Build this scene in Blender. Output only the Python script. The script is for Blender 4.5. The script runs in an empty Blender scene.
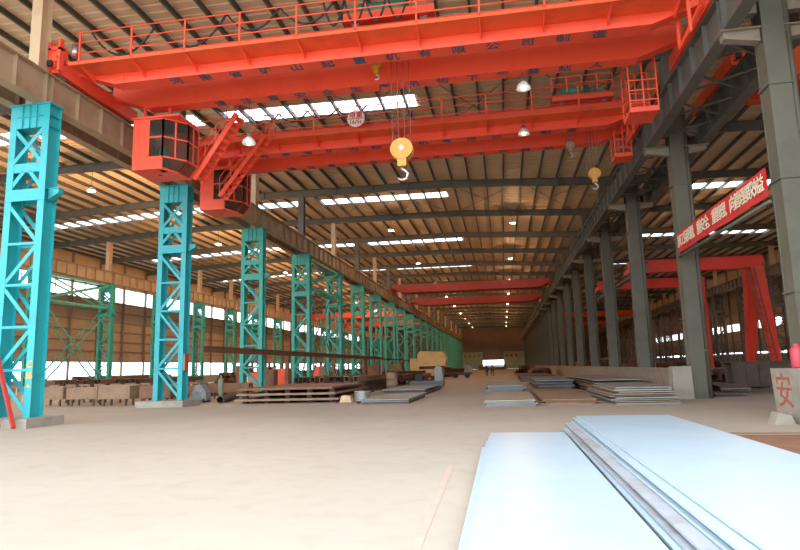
import bpy, math, random
from mathutils import Vector, Matrix
random.seed(7)
PI = math.pi
sc = bpy.context.scene
COL = sc.collection

# ------------------------------------------------------------------ camera, world, exposure
def cam_rot(p, y, r):
    B = Matrix(((1, 0, 0), (0, 0, -1), (0, 1, 0)))
    return Matrix.Rotation(y, 3, 'Z') @ Matrix.Rotation(p, 3, 'X') @ B @ Matrix.Rotation(r, 3, 'Z')
cd = bpy.data.cameras.new('camera'); cam = bpy.data.objects.new('camera', cd); COL.objects.link(cam)
cd.sensor_width = 36; cd.lens = 603.4 / 800 * 36; cd.clip_end = 1000; cd.clip_start = .05
m3 = cam_rot(.1519, .1651, -.025)
cam.matrix_world = Matrix.Translation((0, 0, 1.632)) @ m3.to_4x4()
sc.camera = cam

w = bpy.data.worlds.new('sky'); sc.world = w; w.use_nodes = True
bg = w.node_tree.nodes['Background']
bg.inputs['Color'].default_value = (.78, .90, 1.0, 1)        # even overcast sky
bg.inputs['Strength'].default_value = 3.3
sc.view_settings.view_transform = 'Standard'; sc.view_settings.look = 'None'
sc.view_settings.gamma = 1; sc.view_settings.use_curve_mapping = False
sc.view_settings.exposure = 0.72
LAMP_W = 330.0; LAMP_W_LEFT_FILL = 2000.0
LAMP_COL = (1.0, .58, .28)

# ------------------------------------------------------------------ materials
def mat(name, c, rough=.6, metal=0., c2=None, scale=3., amt=.5, detail=5., bump=0., bscale=20., spec=.5):
    m = bpy.data.materials.new(name); m.use_nodes = True
    nt = m.node_tree; b = nt.nodes['Principled BSDF']
    b.inputs['Roughness'].default_value = rough; b.inputs['Metallic'].default_value = metal
    b.inputs['Specular IOR Level'].default_value = spec
    b.inputs['Base Color'].default_value = (*c, 1)
    if c2 is not None:
        tc = nt.nodes.new('ShaderNodeTexCoord'); n = nt.nodes.new('ShaderNodeTexNoise')
        n.inputs['Scale'].default_value = scale; n.inputs['Detail'].default_value = detail
        n.inputs['Roughness'].default_value = .65
        r = nt.nodes.new('ShaderNodeValToRGB')
        r.color_ramp.elements[0].position = .62 - .3 * amt; r.color_ramp.elements[1].position = .78 - .1 * amt
        r.color_ramp.elements[0].color = (*c, 1); r.color_ramp.elements[1].color = (*c2, 1)
        nt.links.new(tc.outputs['Object'], n.inputs['Vector']); nt.links.new(n.outputs['Fac'], r.inputs['Fac'])
        nt.links.new(r.outputs['Color'], b.inputs['Base Color'])
        if bump:
            n2 = nt.nodes.new('ShaderNodeTexNoise'); n2.inputs['Scale'].default_value = bscale; n2.inputs['Detail'].default_value = 4
            bp = nt.nodes.new('ShaderNodeBump'); bp.inputs['Strength'].default_value = bump; bp.inputs['Distance'].default_value = .02
            nt.links.new(tc.outputs['Object'], n2.inputs['Vector']); nt.links.new(n2.outputs['Fac'], bp.inputs['Height'])
            nt.links.new(bp.outputs['Normal'], b.inputs['Normal'])
    return m
M = {}
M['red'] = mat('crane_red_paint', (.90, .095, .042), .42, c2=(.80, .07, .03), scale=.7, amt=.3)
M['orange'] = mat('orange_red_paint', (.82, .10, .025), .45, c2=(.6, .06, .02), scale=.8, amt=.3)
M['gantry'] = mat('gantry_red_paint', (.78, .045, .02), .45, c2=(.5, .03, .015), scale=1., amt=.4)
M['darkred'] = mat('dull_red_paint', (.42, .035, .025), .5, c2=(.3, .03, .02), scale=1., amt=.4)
M['tealhaze'] = mat('teal_in_warm_haze', (.045, .36, .29), .5, c2=(.04, .27, .21), scale=1.6, amt=.35)  # the teal paint with distant haze and warm light mixed into its colour
M['teal'] = mat('teal_paint', (.022, .36, .385), .45, c2=(.02, .27, .29), scale=1.6, amt=.35)
M['green'] = mat('sea_green_paint', (.05, .38, .28), .5, c2=(.05, .27, .2), scale=1.6, amt=.35)
M['tan'] = mat('tan_steel_paint', (.40, .27, .16), .6, c2=(.27, .17, .10), scale=.8, amt=.5)
M['post_tan'] = mat('cream_steel_paint', (.62, .42, .25), .6, c2=(.48, .31, .18), scale=.8, amt=.4)
M['grey'] = mat('grey_green_steel', (.125, .12, .098), .55, c2=(.09, .082, .07), scale=.9, amt=.5)
M['colgrey'] = mat('grey_green_column', (.135, .12, .085), .6, c2=(.10, .082, .058), scale=.8, amt=.5)
M['dgrey'] = mat('dark_steel', (.13, .13, .12), .55, c2=(.09, .08, .07), scale=.8, amt=.5)
M['brownlat'] = mat('brown_steel', (.17, .11, .075), .65, c2=(.11, .07, .05), scale=1.5, amt=.5)
M['sheet'] = mat('roof_sheet', (.84, .62, .40), .6, c2=(.72, .52, .33), scale=.35, amt=.5)
M['purlin'] = mat('purlin_steel', (.10, .095, .075), .6)
M['concrete'] = mat('concrete', (.36, .31, .245), .85, c2=(.26, .22, .165), scale=1.6, amt=.6, bump=.35, bscale=9)
M['wallpanel'] = mat('wall_panel', (.50, .33, .20), .7, c2=(.42, .27, .16), scale=.25, amt=.5)
M['girt'] = mat('girt_steel', (.26, .17, .11), .7)
M['endwall'] = mat('end_wall_sheet', (.34, .21, .14), .7, c2=(.27, .17, .11), scale=.15, amt=.5)
M['door'] = mat('door_green', (.50, .58, .36), .7, c2=(.42, .48, .3), scale=.3, amt=.5)
M['plate'] = mat('bright_plate', (.47, .56, .62), .38, metal=.15, c2=(.42, .50, .56), scale=.8, amt=.5, bump=.05, bscale=3)
M['plate_edge'] = mat('stack_plate', (.46, .47, .50), .45, metal=.2, c2=(.32, .25, .22), scale=1.2, amt=.5)
M['plate_grey'] = mat('grey_plate', (.27, .255, .225), .55, metal=.1, c2=(.21, .17, .135), scale=.9, amt=.6)
M['plate_tan'] = mat('dusty_plate', (.36, .30, .235), .6, c2=(.28, .22, .16), scale=.9, amt=.5)
M['plate_blue'] = mat('blue_grey_plate', (.19, .215, .235), .5, c2=(.15, .15, .15), scale=.9, amt=.5)
M['rust'] = mat('rusty_steel', (.26, .115, .06), .8, c2=(.16, .08, .05), scale=2.2, amt=.6)
M['rust2'] = mat('brown_rusty_steel', (.32, .19, .115), .8, c2=(.2, .115, .07), scale=2.2, amt=.6)
M['rust3'] = mat('dark_brown_steel', (.13, .085, .06), .75, c2=(.085, .055, .04), scale=2.2, amt=.6)
M['black'] = mat('black_rubber', (.018, .018, .02), .6)

M['yellow'] = mat('yellow_paint', (.66, .30, .03), .45, c2=(.45, .2, .03), scale=3, amt=.4)
M['cream_mach'] = mat('cream_yellow_paint', (.70, .46, .17), .55, c2=(.55, .34, .12), scale=1, amt=.4)
M['bluechar'] = mat('dark_blue_paint', (.05, .08, .14), .6)
M['white'] = mat('white_paint', (.85, .80, .72), .5)
M['lampw'] = mat('white_enamel', (.80, .82, .80), .35)
M['cream_letter'] = mat('cream_lettering', (.90, .78, .55), .6)
M['banner'] = mat('red_cloth', (.72, .035, .03), .75, c2=(.62, .03, .025), scale=.8, amt=.5)
M['sign_red'] = mat('sign_red_paint', (.62, .04, .03), .55)
M['brush_red'] = mat('faded_red_brushwork', (.42, .06, .045), .7, c2=(.36, .16, .12), scale=6, amt=.6)
M['orange_mark'] = mat('orange_marking', (.80, .35, .05), .6)
M['pink'] = mat('pink_red_plastic', (.55, .06, .085), .5)
M['corbel'] = mat('stained_concrete', (.27, .215, .16), .8, c2=(.18, .14, .10), scale=2, amt=.5)
M['drum_green'] = mat('machine_green', (.03, .20, .12), .5)
M['chrome'] = mat('worn_steel', (.45, .44, .42), .35, metal=.7)
M['olive'] = mat('olive_paint', (.24, .24, .15), .6)
M['greymach'] = mat('machine_grey', (.28, .29, .29), .55, c2=(.15, .15, .15), scale=4, amt=.5)
M['navy'] = mat('navy_cloth', (.03, .04, .07), .8)
M['skin'] = mat('skin', (.50, .30, .2), .6)
M['hair'] = mat('black_hair', (.02, .017, .015), .6)
M['dgcloth'] = mat('dark_grey_cloth', (.07, .07, .075), .8)
M['pinkline'] = mat('worn_pink_line', (.54, .31, .25), .8, c2=(.46, .36, .28), scale=3., amt=.8)

def pane_mat(name, tint, transp):
    m = bpy.data.materials.new(name); m.use_nodes = True; nt = m.node_tree
    for n in list(nt.nodes): nt.nodes.remove(n)
    o = nt.nodes.new('ShaderNodeOutputMaterial'); mx = nt.nodes.new('ShaderNodeMixShader')
    t = nt.nodes.new('ShaderNodeBsdfTransparent'); t.inputs['Color'].default_value = (*tint, 1)
    d = nt.nodes.new('ShaderNodeBsdfTranslucent'); d.inputs['Color'].default_value = (*tint, 1)
    mx.inputs['Fac'].default_value = 1 - transp
    nt.links.new(t.outputs[0], mx.inputs[1]); nt.links.new(d.outputs[0], mx.inputs[2]); nt.links.new(mx.outputs[0], o.inputs[0])
    return m
def glass_mat():
    m = bpy.data.materials.new('cab_glass'); m.use_nodes = True; nt = m.node_tree
    b = nt.nodes['Principled BSDF']; b.inputs['Base Color'].default_value = (.10, .10, .085, 1); b.inputs['Roughness'].default_value = .1
    t = nt.nodes.new('ShaderNodeBsdfTransparent'); mx = nt.nodes.new('ShaderNodeMixShader'); mx.inputs['Fac'].default_value = .25
    t.inputs['Color'].default_value = (.8, .85, .8, 1)
    nt.links.new(t.outputs[0], mx.inputs[1]); nt.links.new(b.outputs[0], mx.inputs[2]); nt.links.new(mx.outputs[0], nt.nodes['Material Output'].inputs[0])
    return m
M['glass'] = glass_mat()
M['skylight'] = pane_mat('translucent_roof_panel', (.97, .96, .93), .75)
M['winpane'] = pane_mat('frosted_window_pane', (.95, .96, .96), .65)

def floor_mat():
    m = bpy.data.materials.new('concrete_floor'); m.use_nodes = True; nt = m.node_tree; b = nt.nodes['Principled BSDF']
    b.inputs['Roughness'].default_value = .75; b.inputs['Specular IOR Level'].default_value = .3
    tc = nt.nodes.new('ShaderNodeTexCoord')
    n = nt.nodes.new('ShaderNodeTexNoise'); n.inputs['Scale'].default_value = .22; n.inputs['Detail'].default_value = 8; n.inputs['Roughness'].default_value = .6
    r = nt.nodes.new('ShaderNodeValToRGB'); e = r.color_ramp.elements
    e[0].position = .3; e[0].color = (.39, .315, .248, 1); e[1].position = .7; e[1].color = (.445, .365, .292, 1)
    n2 = nt.nodes.new('ShaderNodeTexNoise'); n2.inputs['Scale'].default_value = 2.4; n2.inputs['Detail'].default_value = 6
    r2 = nt.nodes.new('ShaderNodeValToRGB'); e = r2.color_ramp.elements
    e[0].position = .28; e[0].color = (.78, .76, .74, 1); e[1].position = .5; e[1].color = (1, 1, 1, 1)
    mx = nt.nodes.new('ShaderNodeMixRGB'); mx.blend_type = 'MULTIPLY'; mx.inputs[0].default_value = .35
    nt.links.new(tc.outputs['Object'], n.inputs['Vector']); nt.links.new(tc.outputs['Object'], n2.inputs['Vector'])
    nt.links.new(n.outputs['Fac'], r.inputs['Fac']); nt.links.new(n2.outputs['Fac'], r2.inputs['Fac'])
    nt.links.new(r.outputs[0], mx.inputs[1]); nt.links.new(r2.outputs[0], mx.inputs[2]); nt.links.new(mx.outputs[0], b.inputs['Base Color'])
    return m
M['floor'] = floor_mat()

# ------------------------------------------------------------------ mesh helpers
class MB:
    def __init__(s): s.v = []; s.f = []; s.sm = []
    def raw(s, v, f, smooth=False):
        o = len(s.v); s.v += [tuple(x) for x in v]; s.f += [tuple(i + o for i in q) for q in f]; s.sm += [smooth] * len(f); return s
    def box(s, x0, x1, y0, y1, z0, z1):
        v = [(x0, y0, z0), (x1, y0, z0), (x1, y1, z0), (x0, y1, z0), (x0, y0, z1), (x1, y0, z1), (x1, y1, z1), (x0, y1, z1)]
        return s.raw(v, [(0, 3, 2, 1), (4, 5, 6, 7), (0, 1, 5, 4), (1, 2, 6, 5), (2, 3, 7, 6), (3, 0, 4, 7)])
    def bar(s, a, b, wx, wy, up=(0, 0, 1)):
        a = Vector(a); b = Vector(b); d = (b - a).normalized(); u = Vector(up)
        if abs(d.dot(u)) > .98: u = Vector((0, 1, 0))
        r = d.cross(u).normalized(); u = r.cross(d)
        v = []
        for p in (a, b):
            for i, j in ((-1, -1), (1, -1), (1, 1), (-1, 1)): v.append(p + r * (wx / 2 * i) + u * (wy / 2 * j))
        return s.raw(v, [(0, 1, 2, 3), (7, 6, 5, 4), (0, 4, 5, 1), (1, 5, 6, 2), (2, 6, 7, 3), (3, 7, 4, 0)])
    def tube(s, a, b, r0, r1=None, n=10):
        r1 = r0 if r1 is None else r1
        a = Vector(a); b = Vector(b); d = (b - a).normalized()
        u = Vector((0, 0, 1)) if abs(d.z) < .9 else Vector((1, 0, 0))
        x = d.cross(u).normalized(); y = d.cross(x)
        v = []
        for p, r in ((a, r0), (b, r1)):
            for i in range(n):
                t = 2 * PI * i / n; v.append(p + x * (r * math.cos(t)) + y * (r * math.sin(t)))
        s.raw(v, [(i, (i + 1) % n, n + (i + 1) % n, n + i) for i in range(n)], True)
        o = len(s.v) - 2 * n
        s.f += [tuple(o + i for i in range(n))[::-1], tuple(o + n + i for i in range(n))]; s.sm += [False, False]
        return s
    def path(s, pts, r, n=6):
        pts = [Vector(p) for p in pts]; rings = []
        for i, p in enumerate(pts):
            d = (pts[min(i + 1, len(pts) - 1)] - pts[max(i - 1, 0)]).normalized()
            u = Vector((0, 0, 1)) if abs(d.z) < .9 else Vector((0, 1, 0))
            x = d.cross(u).normalized(); y = d.cross(x)
            rr = r[i] if isinstance(r, (list, tuple)) else r
            rings.append([p + x * (rr * math.cos(2 * PI * k / n)) + y * (rr * math.sin(2 * PI * k / n)) for k in range(n)])
        v = [q for R in rings for q in R]; f = []
        for i in range(len(pts) - 1):
            for k in range(n): f.append((i * n + k, i * n + (k + 1) % n, (i + 1) * n + (k + 1) % n, (i + 1) * n + k))
        s.raw(v, f, True)
        o = len(s.v) - len(v)
        s.f += [tuple(o + k for k in range(n))[::-1], tuple(o + len(v) - n + k for k in range(n))]; s.sm += [False, False]
        return s
    def lathe(s, c, prof, n=16):
        cx, cy, cz = c; v = []; f = []
        for r, z in prof:
            for i in range(n): v.append((cx + r * math.cos(2 * PI * i / n), cy + r * math.sin(2 * PI * i / n), cz + z))
        for j in range(len(prof) - 1):
            for i in range(n): f.append((j * n + i, j * n + (i + 1) % n, (j + 1) * n + (i + 1) % n, (j + 1) * n + i))
        return s.raw(v, f, True)
    def prism(s, poly, a, b, axis='Y'):
        n = len(poly); v = []
        for t in (a, b):
            for p, q in poly:
                v.append((p, t, q) if axis == 'Y' else ((t, p, q) if axis == 'X' else (p, q, t)))
        return s.raw(v, [tuple(range(n)), tuple(range(2 * n - 1, n - 1, -1))] + [(i, n + i, n + (i + 1) % n, (i + 1) % n) for i in range(n)])
    def ibeam(s, a, b, h, wd, tf=.03, tw=.02, up=(0, 0, 1)):
        a = Vector(a); b = Vector(b); u = Vector(up); d = (b - a).normalized(); r = d.cross(u).normalized(); u = r.cross(d)
        s.bar(a + u * (h / 2 - tf / 2), b + u * (h / 2 - tf / 2), wd, tf, up); s.bar(a - u * (h / 2 - tf / 2), b - u * (h / 2 - tf / 2), wd, tf, up)
        s.bar(a, b, tw, h - 2 * tf, up); return s
    def add(s, o):
        k = len(s.v); s.v += o.v; s.f += [tuple(i + k for i in q) for q in o.f]; s.sm += o.sm; return s
    def mesh(s, name, m):
        me = bpy.data.meshes.new(name); me.from_pydata(s.v, [], s.f); me.materials.append(M[m] if isinstance(m, str) else m)
        me.polygons.foreach_set('use_smooth', s.sm); me.update(); return me
    def build(s, name, m, parent=None, loc=None, rz=0):
        return link(name, s.mesh(name, m), parent, loc, rz)
def link(name, me, parent=None, loc=None, rz=0):
    o = bpy.data.objects.new(name, me); COL.objects.link(o)
    if loc is not None: o.location = loc
    if rz: o.rotation_euler.z = rz
    if parent is not None: o.parent = parent
    return o
def tag(o, label, cat, group=None):
    o['label'] = label; o['category'] = cat
    if group: o['group'] = group
    return o
def thing(name, label, cat, loc=(0, 0, 0), group=None, rz=0):
    o = bpy.data.objects.new(name, None); COL.objects.link(o); o.empty_display_size = .3; o.location = loc; o.rotation_euler.z = rz
    return tag(o, label, cat, group)
def copy_tree(o, loc, parent=None, rz=None):
    c = o.copy(); COL.objects.link(c); c.parent = parent
    if loc is not None: c.location = loc
    if rz is not None: c.rotation_euler.z = rz
    for ch in list(o.children): copy_tree(ch, None, c)
    return c
def struct(name, mb, m, parent=None):
    o = mb.build(name, m, parent)
    if parent is None: o['kind'] = 'structure'
    return o
def text_mb(t, size, pos, xdir, ydir, ext=.004, bold=0.):
    cu = bpy.data.curves.new('t', 'FONT'); cu.body = t; cu.size = size; cu.align_x = 'CENTER'; cu.align_y = 'CENTER'; cu.extrude = ext; cu.resolution_u = 2; cu.offset = bold
    o = bpy.data.objects.new('t', cu); COL.objects.link(o)
    dg = bpy.context.evaluated_depsgraph_get(); me = bpy.data.meshes.new_from_object(o.evaluated_get(dg))
    X = Vector(xdir).normalized(); Y = Vector(ydir).normalized(); Z = X.cross(Y); p = Vector(pos)
    mb = MB(); mb.raw([p + X * v.co.x + Y * v.co.y + Z * v.co.z for v in me.vertices], [tuple(q.vertices) for q in me.polygons])
    bpy.data.objects.remove(o); bpy.data.meshes.remove(me); bpy.data.curves.remove(cu); return mb

# ------------------------------------------------------------------ layout numbers
Y0 = 18.2; S = 10.0; NB = 23
def YK(k): return Y0 + S * (k - 1)          # column line k
YF, YE = 8.0, 246.0                          # roof front edge, end wall
XLW, XRW = -50.0, 36.0
XBRK = [XLW - .6, -30.0, -16.4, -4.0, 8.2, XRW + .6]             # eaves and changes of roof slope
def zr(x):
    if x < -30: return 17.25 - .045 * (-30 - x)
    if x < -4: return 17.1 + .15 * (-4 - x) / 26
    if x < 8.2: return 17.1 - .055 * (x + 4)
    return 16.429 - .02 * (x - 8.2)

# ------------------------------------------------------------------ floor
fl = struct('floor', MB().box(-220, 220, -120, 320, -.3, 0), 'floor')
MB().raw([(-.90, 4.0, .004), (-.80, 4.0, .004), (-.90, 10.4, .004), (-.98, 10.4, .004)], [(0, 1, 2, 3)]).build('painted_line', 'pinkline', fl)

# ------------------------------------------------------------------ roof
ceil = struct('ceiling', MB().bar((-4, YF, zr(-4) + .09), (-4, YE, zr(-4) + .09), .7, .03), 'sheet')
for xr_ in (-30.0,): MB().bar((xr_, YF, zr(xr_) + .09), (xr_, YE, zr(xr_) + .09), .7, .03).build('ridge_cap', 'sheet', ceil)
def ribbed(x0, x1, y0, y1):
    mb = MB(); n = max(1, round((y1 - y0) / .5)); st = (y1 - y0) / n; prof = []
    for i in range(n):
        b = y0 + i * st
        prof += [(b, 0), (b + st * .62, 0), (b + st * .7, .05), (b + st * .92, .05)]
    prof.append((y1, 0))
    v = []
    for y, dz in prof: v += [(x0, y, zr(x0) + dz), (x1, y, zr(x1) + dz)]
    return mb.raw(v, [(2 * i, 2 * i + 1, 2 * i + 3, 2 * i + 2) for i in range(len(prof) - 1)])
SKY_X = [(-46.0, -30.4), (-29.6, -18.0), (-16.0, -4.1), (16.0, 30.0)]
for k in range(0, NB + 1):
    y0 = YF if k == 0 else YK(k); y1 = min(YK(k + 1), YE)
    for (a, b) in zip(XBRK[:-1], XBRK[1:]):
        if k % 2 == 0 and 2 <= k <= 8:
            ym = (y0 + y1) / 2; h = .8
            ribbed(a, b, y0, ym - h).build('roof_sheet', 'sheet', ceil); ribbed(a, b, ym + h, y1).build('roof_sheet', 'sheet', ceil)
            x = a
            for p, q in SKY_X:
                if p >= a and q <= b:
                    ribbed(x, p, ym - h, ym + h).build('roof_sheet', 'sheet', ceil)
                    ribbed(p, q, ym - h, ym + h).build('skylight_panel', 'skylight', ceil); x = q
            ribbed(x, b, ym - h, ym + h).build('roof_sheet', 'sheet', ceil)
        else:
            ribbed(a, b, y0, y1).build('roof_sheet', 'sheet', ceil)
pm = MB().box(-.055, .055, YF, YE, -.26, -.005).mesh('purlin', 'purlin')
x = XLW + .3
while x < XRW:
    link('purlin', pm, ceil, (x, 0, zr(x))); x += 1.4
def zb(x, lo): return zr(x) - .265 + lo
def rafter_mb(xa, xb):
    mb = MB()
    for lo, hh, wd in ((-.02, .03, .28), (-.59, .03, .28)): mb.bar((xa, 0, zb(xa, lo)), (xb, 0, zb(xb, lo)), wd, hh)
    mb.bar((xa, 0, zb(xa, -.3)), (xb, 0, zb(xb, -.3)), .02, .56)
    n = max(2, int(abs(xb - xa) / 3))
    for i in range(1, n):
        xx = xa + (xb - xa) * i / n; mb.box(xx - .01, xx + .01, -.12, .12, zb(xx, -.58), zb(xx, -.03))
    return mb
eps = 1e-4
RM = [rafter_mb(a + eps, b - eps).mesh('rafter', 'grey') for a, b in zip([XLW] + XBRK[1:-1], XBRK[1:-1] + [XRW])]
for k in range(1, NB + 1):
    for me in RM: link('rafter', me, ceil, (0, YK(k), 0))
# thin roof cross bracing rods in alternate bays
rod = MB()
for x0, x1 in ((-15.5, -10), (-10, -4), (-4, 2), (2, 7.5)):
    rod.tube((x0, 0, zr(x0) - .5), (x1, 10, zr(x1) - .5), .025, n=5); rod.tube((x1, 0, zr(x1) - .5), (x0, 10, zr(x0) - .5), .025, n=5)
rodm = rod.mesh('roof_brace_rods', 'dgrey')
for k in (2, 4, 7, 10): link('roof_brace_rods', rodm, ceil, (0, YK(k), 0))

# ------------------------------------------------------------------ outer walls
def side_wall(name, X, sgn, zlow, zpan0, zpan1, zwin, n_girt, kwin):
    # sgn = direction of the hall from the wall
    wl = struct(name, MB().box(X - .15, X + .15, YF, YE, 0, zlow), 'concrete')
    sm = MB(); y = 0; prof = []
    while y < 9.99:
        prof += [(y, 0), (y + .18, 0), (y + .22, .03), (y + .29, .03)]; y += 1 / 3
    v = []
    for yy, d in prof: v += [(d * -sgn, yy, zpan0), (d * -sgn, yy, zpan1)]
    sm.raw(v, [(2 * i, 2 * i + 1, 2 * i + 3, 2 * i + 2) for i in range(len(prof) - 1)])
    sm.box(-.02 if sgn > 0 else 0, 0 if sgn > 0 else .02, 9.9, 10.0, zpan0, zpan1)
    sheet = sm.mesh('wall_sheet', 'wallpanel')
    topm = MB().box(-.03, .03, 0, 10, zwin, zr(X) - .0).mesh('wall_sheet', 'wallpanel')
    pane = MB().box(-.01, .01, 0, 2.42, zpan1, zwin).mesh('window_pane', 'winpane')
    mull = MB().box(-.06, .06, -.04, .04, zpan1, zwin).mesh('mullion', 'girt')
    closed = MB().box(-.03, .03, 0, 10, zpan1, zwin).box(-.03, .03, 0, 10, zlow, zpan0).mesh('wall_sheet', 'wallpanel')
    post = MB().box(-.1, .1, -.12, .12, zlow, zr(X)).mesh('wall_post', 'girt')
    for k in range(0, NB + 1):
        if YK(k) < YF: continue
        link('wall_sheet', sheet, wl, (X, YK(k), 0)); link('wall_sheet', topm, wl, (X, YK(k), 0))
        link('wall_post', post, wl, (X + sgn * .2, YK(k), 0)); link('wall_post', post, wl, (X + sgn * .2, YK(k) + 5, 0))
        if k > kwin:
            link('wall_sheet', closed, wl, (X, YK(k), 0)); continue
        for i in range(4):
            link('window_pane', pane, wl, (X, YK(k) + .04 + 2.5 * i, 0)); link('mullion', mull, wl, (X, YK(k) + 2.5 * i, 0))
    g = MB().box(-.05, .05, YF, YE, -.07, .07).mesh('girt', 'girt')
    for i in range(n_girt):
        link('girt', g, wl, (X + sgn * .1, 0, zpan0 + .07 + (zpan1 - zpan0 - .14) * i / (n_girt - 1)))
    return wl
side_wall('wall_left', XLW, 1, 1.2, 3.2, 11.0, 12.9, 7, 19)
side_wall('wall_right', XRW, -1, 2.3, 2.6, 5.9, 7.0, 3, 14)
struct('wall_added_blocker', MB().box(9.9, XRW, YF, YF + .25, 0, 15.3), 'wallpanel')  # added out of view to keep sky light from the right hall
bw = MB()
bw.prism([(XLW, 0), (-16.4, 0)] + [(x_, zr(x_) - .005) for x_ in (-16.4, -30, XLW)], YE, YE + .3)
bw.prism([(8.2, 0), (XRW, 0)] + [(x_, zr(x_) - .005) for x_ in (XRW, 8.2)], YE, YE + .3)
bw.prism([(-16.4, 6.8), (8.2, 6.8), (8.2, zr(8.2)), (-4, zr(-4)), (-16.4, zr(-16.4))], YE, YE + .3); bw.box(-8.3, .1, YE, YE + .3, 3.6, 6.8)
be = struct('wall_back', bw, 'endwall')
for i in range(30):
    xx = -15.9 + .8 * i
    MB().box(xx, xx + .06, YE - .06, YE, 7.0, 16.0).build('wall_rib', 'endwall', be)
for i, (a, b) in enumerate(((-16.4, -8.3), (.1, 8.2))):
    d = struct('door_%d' % (i + 1), MB().box(a, b, YE - .25, YE - .05, 0.05, 6.9), 'door')
    for j in range(5):
        xx = a + (b - a) * j / 4; MB().box(xx - .08, xx + .08, YE - .32, YE - .25, .05, 6.9).build('door_rail', 'door', d)
    for j, chx in enumerate('安全生产' if i == 0 else '质量第一'): text_mb(chx, 1.15, (a + 1.2 + 1.85 * j, YE - .335, 5.2), (1, 0, 0), (0, 0, 1), .01, .03).build('character', 'sign_red', d)
    for zz in (.3, 3.5, 6.7): MB().box(a, b, YE - .3, YE - .26, zz - .08, zz + .08).build('door_rail', 'door', d)

# ------------------------------------------------------------------ lattice columns
HW = .775                                   # half width in X
def lattice_parts():
    P = []                                  # (name, MB)
    for sx in (-1, 1):
        c = MB(); xc = sx * (HW - .13)
        for sy in (-1, 1): c.box(xc - .13, xc + .13, sy * .28 - .015, sy * .28 + .015, .30, 11.25)
        c.box(xc - .012, xc + .012, -.265, .265, .30, 11.25)
        P.append(('chord', c))
    cap = MB()
    for sy in (-1, 1): cap.box(-HW + .26, HW - .26, sy * .28 - .012, sy * .28 + .012, 10.35, 11.2)
    cap.box(-HW - .06, HW + .06, -.34, .34, 11.2, 11.25)
    cap.box(-HW + .26, HW - .26, -.26, .26, 10.35, 10.38)
    for xx in (-.28, 0, .28): cap.box(xx - .012, xx + .012, -.34, -.29, 10.35, 11.2); cap.box(xx - .012, xx + .012, .29, .34, 10.35, 11.2)
    cap.box(-HW + .26, HW - .26, -.33, -.29, 10.76, 10.78)
    for zz in (10.4, 10.8): cap.box(HW - .11, HW - .0, -.265, .265, zz, zz + .02)
    P.append(('cap', cap))
    w = HW - .2
    for sy in (-1, 1):
        y = sy * .27
        P.append(('brace', MB().bar((-w, y, 10.3), (w, y, 9.05), .03, .15, (0, 1, 0)) if False else MB().bar((-w, y, 10.3), (w, y, 9.05), .14, .03, (0, 1, 0))))
        P.append(('brace', MB().bar((w, y + .02 * sy, 10.3), (-w, y + .02 * sy, 9.05), .14, .03, (0, 1, 0))))
        P.append(('batten_plate', MB().box(-w - .05, w + .05, y - .015, y + .015, 8.72, 9.05)))
        P.append(('brace', MB().bar((-.12, y, 8.75), (-w, y, 8.2), .14, .03, (0, 1, 0))))
        P.append(('brace', MB().bar((.12, y, 8.75), (w, y, 8.2), .14, .03, (0, 1, 0))))
        z0 = 7.6; hp = (7.6 - .42) / 5
        for i in range(5):
            za, zb = z0 - i * hp - .08, z0 - (i + 1) * hp + .05
            a, b = ((-w, w) if i % 2 == 0 else (w, -w))
            P.append(('brace', MB().bar((a, y, za), (b, y, zb), .13, .03, (0, 1, 0))))
            if i < 4: P.append(('strut', MB().bar((-w, y, z0 - (i + 1) * hp), (w, y, z0 - (i + 1) * hp), .09, .04, (0, 1, 0))))
    br = MB()
    for sy in (-1, 1): br.box(-HW + .02, HW + .02, sy * .30 - .012, sy * .30 + .012, 7.68, 8.1)
    br.prism([(HW, 7.72), (HW + .4, 7.95), (HW + .4, 8.1), (HW, 8.1)], -.12, .12)
    br.box(-HW, HW + .42, -.16, .16, 8.1, 8.13)
    P.append(('bracket_beam', br))
    return P
def plinth():
    return MB().box(-1.35, 1.15, -.85, .85, -.02, .30)
def lattice(m, label, group):
    t = thing('lattice_column', label, 'column', (0, 0, 0), group)
    for n, mb in lattice_parts(): mb.build(n, m, t)
    plinth().build('concrete_base', 'concrete', t); return t
def lattice_far(m, label, group):
    mb = MB()
    for n, q in lattice_parts(): mb.add(q)
    return tag(mb.build('lattice_column', m), label, 'column', group)
XL = -15.65 - HW
GL = 'teal lattice columns along the left side of the main hall'
lab_l = 'teal steel lattice column carrying the tan runway beams of the main hall'
first = lattice('teal', 'bright teal lattice column with orange painted marking, nearest the open front', GL); first.location = (XL + .25, YK(1), 0)
src = None
for k in range(2, 12):
    if k == 3: src = lattice('tealhaze', lab_l, GL)
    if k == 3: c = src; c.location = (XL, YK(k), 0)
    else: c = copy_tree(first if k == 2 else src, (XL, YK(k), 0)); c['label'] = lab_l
    if k == 2: c['label'] = 'teal lattice column with a red and white sign, below the big orange cab'
    if k == 3: c['label'] = 'teal lattice column behind the rusty slab rack'
    if k in (4, 5): c['label'] = 'teal lattice column joined to its neighbour by crossed teal bracing, beside main hall'
ff = lattice_far('tealhaze', 'far teal lattice column in the receding row of the main hall', GL); ff.location = (XL, YK(12), 0)
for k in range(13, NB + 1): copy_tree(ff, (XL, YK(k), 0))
X2 = -41.6
G2 = 'green lattice columns of the far left row'
l2 = lattice('green', 'sea green lattice column in the far left row before the brown wall', G2); l2.location = (X2, YK(4), 0)
for k in range(5, 11): copy_tree(l2, (X2, YK(k), 0))
f2 = lattice_far('green', 'distant sea green lattice column in the far left row', G2); f2.location = (X2, YK(11), 0)
for k in range(12, NB + 1): copy_tree(f2, (X2, YK(k), 0))
XR2 = 32.5
G3 = 'brown lattice columns of the right hall'
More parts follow.
